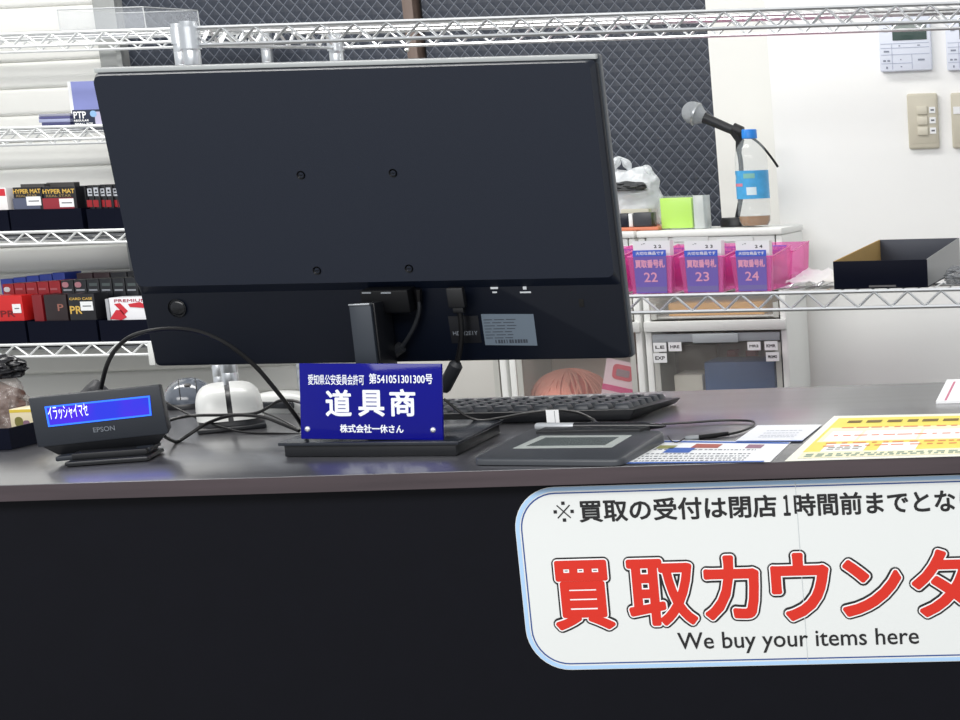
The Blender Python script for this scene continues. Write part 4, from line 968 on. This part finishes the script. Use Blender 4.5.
# coral wool
p = UM1.inverted() @ PY(567, 380, YU + .09); R_ = .084; p = UM1 @ Vector((p.x, .105, dz + .0005))
t = thing('wool_ball', 'coral pink ball of wool in the clear drawer below the monitor corner', 'wool', p, LROT)
z_mid = PY(567, 369, YU + .10).z; Hw = z_mid - p.z
bm = new(); lathe(bm, [(.001, Hw - .004)] + [(R_ * .93 * math.sin(a), Hw * .5 + (Hw * .5 - .004) * math.cos(a)) for a in [i * PI / 14 for i in range(1, 14)]] + [(.001, .003)], 28)
WOOL = mat('coral_wool', (255, 168, 148), .8, bump=.6, bscale=150); obj('core', bm, mat('coral_core', (236, 120, 106), .9), t)
bm = new(); random.seed(11)
for k in range(110):
    a0 = random.uniform(0, 2 * PI); tilt = random.uniform(-.25, .25); pts = []
    for i in range(11):
        e = i / 10 * PI * .62; rr = R_ * .97 * math.sin(e) + .002; pts.append((rr * math.cos(a0 + tilt * i / 5), rr * math.sin(a0 + tilt * i / 5), Hw * .5 + Hw * .47 * math.cos(e) + random.uniform(0, .003)))
    tube(bm, smooth_path(pts, 2), .0026, 5)
o = obj('strands', bm, WOOL, t)
# pink leaflet pack in the same drawer
q = UM1.inverted() @ PY(613, 375, YU + .012); M_ = Matrix.Translation(UM1 @ Vector((q.x - .012, .010, dz + .009)))
t = thing('pink_leaflet', 'white and magenta printed card leaning right of the coral wool', 'card', M_.translation, (0, math.radians(14), 0)); M = mw(t)
zt_l = (PY(622, 361, YU + .012).z - M_.translation.z) / math.cos(math.radians(14))
obj('card', box(new(), -.034, 0, 0, .034, .002, zt_l), mat('card_pale_pink', (244, 214, 222), .4), t)
obj('magenta_footer', box(new(), -.034, -.0006, zt_l - .066, .034, -.0001, zt_l - .054), mat('magenta_bright', (222, 64, 134), .4), t)
obj('red_emblem', prism(new(), rrect(.044, .032, .009, 5, .004, zt_l - .024), -.0006, -.0001), mat('emblem_red', (216, 74, 96), .4), t); obj('emblem_inner', prism(new(), rrect(.028, .015, .003, 4, .004, zt_l - .025), -.001, -.0007), mat('emblem_grey', (150, 120, 130), .4), t)

# ================================================================== ON TOP OF THE UNITS

def tp(px, Y, lift=.0006):
    X = PY(px, 228, Y).x; q = UMi @ Vector((X, Y, PT.z)); return UM @ Vector((q.x, q.y, ztop + lift))
# bottle
o_ = tp(755.5, 3.29); Yb = o_.y; r0 = (PY(771, 200, Yb).x - PY(739, 200, Yb).x) / 2
hb = PY(746, 129.5, Yb).z - o_.z; k = hb
bt = thing('water_bottle', 'clear plastic bottle with a blue cap and blue label on the white units', 'bottle', o_, (0, math.radians(.4), 0))
PET = clear('pet_plastic', (214, 224, 226), .16, .06, .2, bump=.3, bscale=30)
prof = [(0, .001), (r0 * .8, .001), (r0 * .97, .012), (r0, .03)]
for i in range(5): z = .04 + i * .009; prof += [(r0, z), (r0 * .96, z + .003), (r0, z + .006)]
prof += [(r0, k * .70), (r0 * .95, k * .76), (r0 * .82, k * .82), (r0 * .58, k * .87), (r0 * .40, k * .905), (r0 * .40, k * .925)]
obj('body', lathe(new(), prof, 40), PET, bt)
obj('cap', lathe(new(), [(0, k * .905), (r0 * .44, k * .905), (r0 * .47, k * .91), (r0 * .46, k * .993), (r0 * .43, k), (0, k)], 28), mat('cap_blue', (34, 132, 222), .35), bt, label='blue screw cap')
obj('label_sleeve', lathe(new(), [(r0 * 1.012, k * .29), (r0 * 1.012, k * .58)], 40), mat('label_blue', (72, 166, 222), .35, var=.35, bscale=45), bt, label='blue and white printed label')
pr = r0 * 1.02
for a0, a1, z0, z1, mm in ((.35, .95, .33, .41, mat('label_white', (214, 232, 240), .4)), (-.9, .1, .42, .45, mat('label_pink', (216, 130, 150), .4)), (.2, .9, .50, .55, mat('label_green', (130, 190, 180), .4)), (-1.0, -.5, .49, .54, mat('label_white', (214, 232, 240), .4))):
    n = 8; vs = []; bm = new()
    for i in range(n + 1):
        a = -PI / 2 + a0 - .5 + (a1 - a0) * i / n; vs.append((bm.verts.new((pr * math.cos(a), pr * math.sin(a), k * z0)), bm.verts.new((pr * math.cos(a), pr * math.sin(a), k * z1))))
    for i in range(n): bm.faces.new((vs[i][0], vs[i + 1][0], vs[i + 1][1], vs[i][1]))
    obj('label_print', bm, mm, bt)
obj('tea', lathe(new(), [(0, .003), (r0 * .78, .003), (r0 * .93, .012), (r0 * .95, .022), (0, .022)], 36), clear('brown_tea', (150, 98, 36), .9, .1), bt, label='brown liquid at the bottom')
# microphone on its stand
Ym = 3.338
mp = lambda px, py: PY(px, py, Ym)
so = tp(738, Ym); mst = thing('microphone_stand', 'small black desk stand with round base partly behind the water bottle', 'stand', so, (0, TILT, 0)); Ti = mw(mst).inverted()
obj('base', lathe(new(), [(0, 0), (.036, 0), (.036, .012), (.033, .018), (0, .019)], 36), mat('stand_black', (28, 29, 32), .4), mst)
P = [so + Vector((0, 0, .017)), mp(741, 195), mp(741, 165), mp(738.5, 150)]
obj('pole', tube(new(), smooth_path(P, 4), .005, 10), mat('pole_dark', (50, 52, 56), .3, .5), mst, Ti)
bm = new(); tube(bm, [mp(733, 128.5), mp(742, 132.5)], .0125, 12); tube(bm, [mp(735, 131), mp(740, 141), mp(738.5, 152)], [.012, .009, .006], 10); obj('clip', bm, mat('clip_black', (24, 25, 28), .45), mst, Ti)
mic = thing('microphone', 'silver-headed microphone clipped in a desk stand above the lime box', 'microphone', mp(720, 124) + Vector((0, -.006, 0))); Ti = mw(mic).inverted()
L_ = [mp(a, b) for a, b in ((699, 115.5), (707, 119), (722, 125.5), (744, 135))]
obj('handle', tube(new(), L_, [.0125, .0105, .0100, .0090], 16), mat('mic_dark', (38, 40, 44), .4), mic, Ti)
c_ = mp(693.3, 113); ra = (mp(704.5, 113).x - mp(682, 113).x) / 2; ax_ = (L_[3] - L_[0]).normalized()
Mr = Matrix.Translation(c_) @ ax_.to_track_quat('Z', 'Y').to_matrix().to_4x4()
m_, t_, b_ = nt('mic_mesh_grille'); b_.inputs['Base Color'].default_value = srgb((186, 191, 196)); b_.inputs['Metallic'].default_value = .2; b_.inputs['Roughness'].default_value = .35
tc = t_.nodes.new('ShaderNodeTexCoord'); vo = t_.nodes.new('ShaderNodeTexVoronoi'); vo.inputs['Scale'].default_value = 1500; bp = t_.nodes.new('ShaderNodeBump'); bp.inputs['Strength'].default_value = .8; bp.inputs['Distance'].default_value = .002
t_.links.new(tc.outputs['Object'], vo.inputs['Vector']); t_.links.new(vo.outputs['Distance'], bp.inputs['Height']); t_.links.new(bp.outputs[0], b_.inputs['Normal'])
prof = [(ra * math.sin(a), -ra * math.cos(a)) for a in [i * PI / 24 for i in range(0, 19)]] + [(.0125, ra * 1.05)]
obj('grille', lathe(new(), prof, 32, Mr), m_, mic, Ti, 'round silver mesh head')
obj('grille_band', lathe(new(), [(ra * .99, ra * .12), (ra * 1.04, ra * .15), (ra * 1.03, ra * .32), (ra * .97, ra * .35)], 32, Mr), mat('mic_silver', (190, 194, 198), .3, .8), mic, Ti)
P = [mp(a, b) for a, b in ((743, 134), (752, 138), (761, 145), (771, 157), (778, 167))]
cable('microphone_cable', P, .0026, 'short black lead curving down from the microphone behind the bottle cap')
# lime box in clear case
o_ = tp(675.5, 3.235)
t = thing('lime_box', 'lime green box in a clear case on the white units', 'box', o_, LROT); M = mw(t)
r = pxrect(M, 658.5, 196.5, 692.5, 227)
obj('lime_block', box(new(), r[0] + .003, .003, .002, r[2] - .002, .05, r[3] - .003, bev=.002), mat('lime_green', (188, 240, 40), .4), t)
obj('clear_case', box(new(), r[0], 0, .0003, r[2] + .001, .055, r[3] + .001, bev=.001), clear('case_clear', (226, 236, 230), .18), t)
obj('side_compartment', box(new(), r[2] + .0015, .002, .0003, r[2] + .0225, .055, r[3] + .001, bev=.001), clear('case_side', (222, 228, 226), .7, .2), t, label='translucent right side compartment')
# flat tray, devices and shopping bag
o_ = tp(628, 3.215); wT = PY(658, 225, 3.215).x - PY(598, 225, 3.215).x
ot = single('copper_tray', box(new(), -wT / 2, 0, 0, wT / 2, .155, .007, bev=.002), mat('copper_brown', (206, 120, 88), .4), 'flat copper-orange tray under the small gadgets on the white units', 'tray', rot=LROT, loc=o_)
def gad(nm, px0, py0, px1, dpt, m, label, cat, y=3.222):
    q = tp((px0 + px1) / 2, y, .0082); w_ = PY(px1, py0, y).x - PY(px0, py0, y).x
    return single(nm, box(new(), -w_ / 2, 0, 0, w_ / 2, dpt, PY((px0 + px1) / 2, py0, y).z - q.z, bev=.0012), m, label, cat, rot=LROT, loc=q)
gad('black_gadget', 616, 213.5, 628.5, .03, mat('gadget_navy', (22, 24, 40), .3), 'small navy-black gadget at the left of the copper tray', 'gadget')
gad('white_gadget', 629, 213.5, 633, .03, WHITE, 'narrow white gadget between the two dark ones on the copper tray', 'gadget')
gad('grey_gadget', 634, 212.5, 652, .035, mat('gadget_grey', (62, 64, 70), .35), 'dark grey gadget at the right of the copper tray', 'gadget')
gad('beige_gadget', 622, 209, 650, .020, mat('gadget_beige', (196, 192, 176), .5), 'long beige gadget behind the dark ones on the copper tray', 'gadget', y=3.262)
o_ = tp(637, 3.335, .0085); wB = PY(662, 190, 3.335).x - PY(611, 190, 3.335).x; hB = PY(633, 156, 3.335).z - o_.z
sb = thing('shopping_bag', 'crumpled translucent white shopping bag standing by the monitor edge', 'bag', o_, LROT)
PB = clear('bag_film', (240, 245, 248), .56, .25, .1, bump=.6, bscale=25)
obj('film', bag('b', None, wB, .075, hB * .82, None, '', '', 21, .18, pinch=.35), PB, sb)
for s_, hh in ((-1, 1.0), (1, .86)):
    P = [(s_ * wB * .40, 0, hB * .66), (s_ * wB * .36, -.004, hB * .82 * hh), (s_ * wB * .24, 0, hB * .97 * hh), (s_ * wB * .10, .004, hB * .86 * hh), (s_ * wB * .05, 0, hB * .68)]
    obj('bag_handle', tube(new(), smooth_path(P, 5), [.007 + .003 * math.sin(i) for i in range(21)], 8), PB, sb)
obj('contents', bag('b', None, wB * .6, .03, hB * .14, None, '', '', 31, .4), mat('bag_contents', (64, 66, 68), .6, var=.3, bscale=60), sb, T(0, -.035, hB * .5))

# ================================================================== PINK BINS ON THE FRONT RACK
Rki = Rk.inverted()
PINK = clear('pink_translucent', (246, 136, 200), .30, .2, .15, tint=(255, 222, 246)); PINKR = mat('pink_rim', (228, 96, 172), .3)
BLUEC = mat('card_blue', (34, 96, 196), .5); BLUEC = mat('card_blue_violet', (66, 100, 214), .5); CT = mat('card_white_text', (238, 232, 240), .6); CPK = mat('card_pink_text', (236, 164, 196), .6); CG2 = mat('card_grey_foot', (122, 110, 170), .6); CV = mat('card_violet', (118, 98, 184), .6)
zdeck = zt2 + .0028
def rk(px, py, y): q = Rki @ PY(px, py, YR + y); return q
def bin_(px0, px1, num, y0, label, full=True):
    a, b = rk(px0, 275, y0), rk(px1, 275, y0); w = b.x - a.x; zt_ = rk((px0 + px1) / 2, 256.8, y0).z if y0 < .05 else zdeck + BH[0]; h = zt_ - zdeck; D = .135
    if y0 < .05: BH[0] = h
    t = thing('pink_bin', label, 'bin', Rk @ Vector(((a.x + b.x) / 2, y0, zdeck)), LROT, 'pink numbered card bins'); th = .0016
    wt, wb = w / 2, w / 2 - .005; e = .0015; hb_ = h + .010
    obj('bottom', box(new(), -wb + e, e, .0003, wb - e, D - e, .002), PINK, t)
    obj('front_wall', hull8(new(), [(-wb, 0, 0), (wb, 0, 0), (wb, th, 0), (-wb, th, 0), (-wt, -.000, h), (wt, -.000, h), (wt, th, h), (-wt, th, h)]), PINK, t)
    for s in (-1, 1):
        obj('side_wall', hull8(new(), [(s * wb, th, 0), (s * (wb - th), th, 0), (s * (wb - th), D, 0), (s * wb, D, 0), (s * wt, th, h), (s * (wt - th), th, h), (s * (wt - th), D, hb_), (s * wt, D, hb_)]), PINK, t)
    obj('back_wall', hull8(new(), [(-wb, D, 0), (wb, D, 0), (wb, D + th, 0), (-wb, D + th, 0), (-wt, D, hb_), (wt, D, hb_), (wt, D + th, hb_), (-wt, D + th, hb_)]), PINK, t)
    bm = new(); tube(bm, [(-wt, .0008, h), (wt, .0008, h)], .0013, 5); tube(bm, [(wt, .0008, h), (wt, D, hb_)], .0013, 5); tube(bm, [(-wt, .0008, h), (-wt, D, hb_)], .0013, 5); obj('rim', bm, PINKR, t)
    # card standing inside, its head above the rim
    cw = w * .37; c0, c1 = -cw, cw; hc = h + .0105; yc = -.0012
    cd = obj('number_card', hull8(new(), [(c0 * .93, yc, .001), (c1 * .93, yc, .001), (c1 * .93, yc + .0006, .001), (c0 * .93, yc + .0006, .001), (c0, yc, hc), (c1, yc, hc), (c1, yc + .0006, hc), (c0, yc + .0006, hc)]), CV, t, label='violet and blue numbered card')
    obj('card_header', box(new(), c0, yc - .0003, h + .001, c1, yc - .0001, hc), BLUEC, cd, label='blue strip above the rim')
    text('大切な商品です', (c0 + .005, h + .003, c1 - .003, h + .0085), cd, CT, yc - .0006, .0002)
    text('買取番号札', (c0 + .003, h * .70, c1 - .003, h * .93), cd, CPK, yc - .0005, .0005)
    text(num, (-.011, h * .32, .011, h * .58), cd, CPK, yc - .0005, .0003)
    obj('card_foot', box(new(), c0 * .93, yc - .0003, h * .06, c1 * .93, yc - .0001, h * .19), CG2, cd)
    if y0 < .05:
        P_ = mw(t) @ Vector((0, .012, .0026)); hs_ = h + .022
        sl = thing('paper_slip', 'white handwritten paper slip standing in the pink bin ' + ('numbered ' + num if num != '21' else 'left of number 22'), 'paper', P_, LROT, 'handwritten slips in the pink bins')
        obj('slip', hull8(new(), [(-wb * .9, 0, 0), (wb * .9, 0, 0), (wb * .9, .02, 0), (-wb * .9, .02, 0), (-wb * .96, 0, hs_), (wb * .96, 0, hs_), (wb * .96, .02, hs_ - .001), (-wb * .96, .02, hs_ - .001)]), PAPER, sl)
        text(num[0] + ' ' + num[1], (.004, hs_ - .0115, .016, hs_ - .0065), sl, INK, -.0004, .0002); text('.-', (-.016, hs_ - .006, -.010, hs_ - .004), sl, INK, -.0004, .0001)
    return t, w, h
BH = [0]
bs = {'22': (629.5, 668.5), '23': (681, 719.5), '24': (733, 770)}
pos3 = [('21', 577, 617.5), ('22', 628.5, 668.5), ('23', 680, 719.5), ('24', 731, 770.5)]
pos3 = [('21', 577, 622), ('22', 628.5, 673.5), ('23', 680, 725), ('24', 731.5, 773)]
for n_, a, b in pos3:
    bin_(a, b, n_, .010, 'pink translucent bin with the blue card numbered %s in the front row' % n_ if n_ != '21' else 'pink translucent bin mostly hidden by the monitor edge, left of number 22')
# second row on the same rack
for k, (n_, a, b) in enumerate(pos3):
    wx = [rk(a, 275, .010), rk(b, 275, .010)]
    t = bin_(a + (1149 - a) * (1 - (YR + .01) / (YR + .155)), b + (1149 - b) * (1 - (YR + .01) / (YR + .155)), str(28 + k), .153, 'pink translucent bin in the back row, directly behind ' + ('number ' + n_ if k else 'the one half hidden by the monitor'))
# black cardboard tray
a, b = rk(833.5, 275, .012), rk(927.5, 275, .012); w = b.x - a.x; h = rk(880, 260.5, .012).z - zdeck; D = .44; hb_ = h + .013
t = thing('parts_box', 'black open cardboard box with kraft inside on the wire shelf at right', 'box', Rk @ Vector(((a.x + b.x) / 2, .012, zdeck)), LROT); th = .0022
print('parts box', w, h)
obj('bottom', box(new(), -w / 2, .001, .0002, w / 2, D, .002), CARD_B, t)
obj('front_wall', box(new(), -w / 2, 0, .0021, w / 2, th, h, bev=.0004), CARD_B, t)
obj('back_wall', box(new(), -w / 2, D, .0021, w / 2, D + th, hb_, bev=.0004), mat('box_back_grey', (58, 62, 74), .5), t)
bm = hull8(new(), [(-w / 2, th + .0002, .0021), (-w / 2 + th, th + .0002, .0021), (-w / 2 + th, D - .0002, .0021), (-w / 2, D - .0002, .0021), (-w / 2, th + .0002, h), (-w / 2 + th, th + .0002, h), (-w / 2 + th, D - .0002, hb_), (-w / 2, D - .0002, hb_)])
obj('left_wall', bm, KRAFT, t, label='left wall showing bare kraft board')
bm = hull8(new(), [(w / 2 - th, th + .0002, .0021), (w / 2, th + .0002, .0021), (w / 2, D - .0002, .0021), (w / 2 - th, D - .0002, .0021), (w / 2 - th, th + .0002, h), (w / 2, th + .0002, h), (w / 2, D - .0002, hb_), (w / 2 - th, D - .0002, hb_)])
obj('right_wall', bm, mat('box_grey_side', (70, 74, 80), .3), t, label='grey glossy right wall')
r = pxrect(mw(t), 869, 287.2, 896, 289, -.0004); obj('front_label', box(new(), r[0], -.0006, .0025, r[2], -.0001, .0055), mat('label_brownish', (92, 90, 92), .5), t)
# crumpled film beside
q = rk(948, 286, .06)
single('film_bundle', bag('b', None, .055, .10, .028, None, '', '', 17, .35, pinch=.3), clear('dark_film', (120, 124, 130), .6, .1, .2, bump=1, bscale=50), 'crumpled grey plastic film beside the black open box at the right edge', 'film', rot=LROT, loc=Rk @ Vector((b.x + .05, .09, zdeck + .001)))
# crinkled bubble sheet behind the gap
q = rk(820, 282, .16); bm = new(); N = 16
for i in range(N + 1):
    for j in range(N + 1): bm.verts.new(((i / N - .5) * .09, (j / N - .5) * .16, .002 + .006 * (1 + noise.noise(Vector((i * .5, j * .5, 3)))) + .010 * (j / N)))
bm.verts.ensure_lookup_table()
for i in range(N):
    for j in range(N): bm.faces.new((bm.verts[i * 17 + j], bm.verts[(i + 1) * 17 + j], bm.verts[(i + 1) * 17 + j + 1], bm.verts[i * 17 + j + 1])).smooth = True
r_ = bmesh.ops.extrude_face_region(bm, geom=bm.faces[:])
for e in r_['geom']:
    if isinstance(e, bmesh.types.BMVert): e.co.z -= .0015
bmesh.ops.recalc_face_normals(bm, faces=bm.faces)
single('packing_sheet', bm, mat('packing_white', (232, 234, 234), .4), 'crinkled white packing sheet between the pink bins and the black box', 'sheet', rot=LROT, loc=Rk @ Vector((q.x + .005, .16, zdeck + .0005)))

# ================================================================== WALL CONTROLS
YP = YC - .0005
def wallframe(px0, py0, px1, py1):
    a, b = PY(px0, py0, YP), PY(px1, py1, YP); an = math.atan2(b.z - a.z, b.x - a.x); return a, an, (b - a).length
CW = mat('control_white', (226, 231, 244), .4); CLN = mat('control_line', (176, 184, 204), .5); CIC = mat('control_icon', (92, 98, 112), .6)
def thermostat(dx, label):
    a, an, w = wallframe(881.5 + dx, 72.3 - dx * .02, 933 + dx, 70.2 - dx * .02)
    t = thing('air_conditioner_control', label, 'control panel', a, (0, -an, 0), 'white wall controllers'); h = w * 1.02
    obj('housing', box(new(), 0, -.016, 0, w, 0, h, bev=.003), CW, t)
    y = -.0165
    obj('screen', box(new(), w * .27, y - .001, h * .56, w * .93, y + .0008, h * .90, bev=.0008), mat('lcd_dark_green', (74, 92, 88), .15), t)
    bm = new()
    for z in (.14, .30, .42): box(bm, w * .03, y - .0002, h * z, w * .97, y, h * z + .001) if z != .14 else box(bm, w * .03, y - .0002, h * z, w * .62, y, h * z + .001)
    for x_ in (.24, .62): box(bm, w * x_, y - .0002, h * .03, w * x_ + .001, y, h * (.5 if x_ < .5 else .3))
    box(bm, w * .03, y - .0002, h * .50, w * .97, y, h * .50 + .001)
    obj('button_outline', bm, CLN, t)
    bm = new()
    for x_, z_, ww, hh in ((.10, .72, .08, .07), (.09, .35, .10, .03), (.07, .18, .05, .03), (.15, .18, .05, .03), (.12, .05, .03, .04), (.74, .18, .13, .03), (.38, .45, .03, .02), (.74, .45, .05, .02), (.40, .20, .02, .02), (.40, .07, .03, .02)): box(bm, w * x_, y - .0004, h * z_, w * (x_ + ww), y - .0001, h * (z_ + hh))
    obj('icon', bm, mat('control_icon_soft', (138, 144, 160), .6), t)
thermostat(0, 'white wall controller with a dark green screen, left of the pair'); thermostat(66.5, 'white wall controller cut by the right edge of the view')
SWB = mat('switch_beige', (204, 198, 180), .4); SWB2 = mat('switch_rocker', (216, 210, 192), .35)
def switch(dx, label, rockers):
    a, an, w = wallframe(909.5 + dx, 149.5 - dx * .02, 940 + dx, 148.5 - dx * .02)
    t = thing('light_switch', label, 'light switch', a, (0, -an, 0), 'beige switch plates'); h = (PY(907, 94, YP).z - PY(911, 149.5, YP).z)
    obj('plate', box(new(), 0, -.009, 0, w, 0, h, bev=.0045, seg=3), SWB, t); M = mw(t)
    obj('inset', box(new(), w * .08, -.0096, h * .10, w * .92, -.0088, h * .90, bev=.0003), SWB, t)
    for k in range(3):
        z0 = h * (.62 - k * .185)
        if rockers:
            obj('rocker', box(new(), w * .32, -.0135, z0, w * .66, -.0097, z0 + h * .15, bev=.001), SWB2, t)
            obj('tag', box(new(), w * .72, -.0108, z0 + h * .02, w * .92, -.0097, z0 + h * .13), PAPER, t, label='small white tag')
            obj('tag_print', box(new(), w * .77, -.0112, z0 + h * .06, w * .88, -.0109, z0 + h * .09), TXT, t)
        elif k == 0:
            obj('tag', box(new(), w * .08, -.0108, z0 + h * .0, w * .30, -.0097, z0 + h * .13), PAPER, t); obj('rocker', box(new(), w * .34, -.0135, z0, w * .66, -.0097, z0 + h * .15, bev=.001), SWB2, t)
switch(0, 'beige triple light switch plate below the white controller', True); switch(43.5, 'beige switch plate cut by the right edge of the view', False)
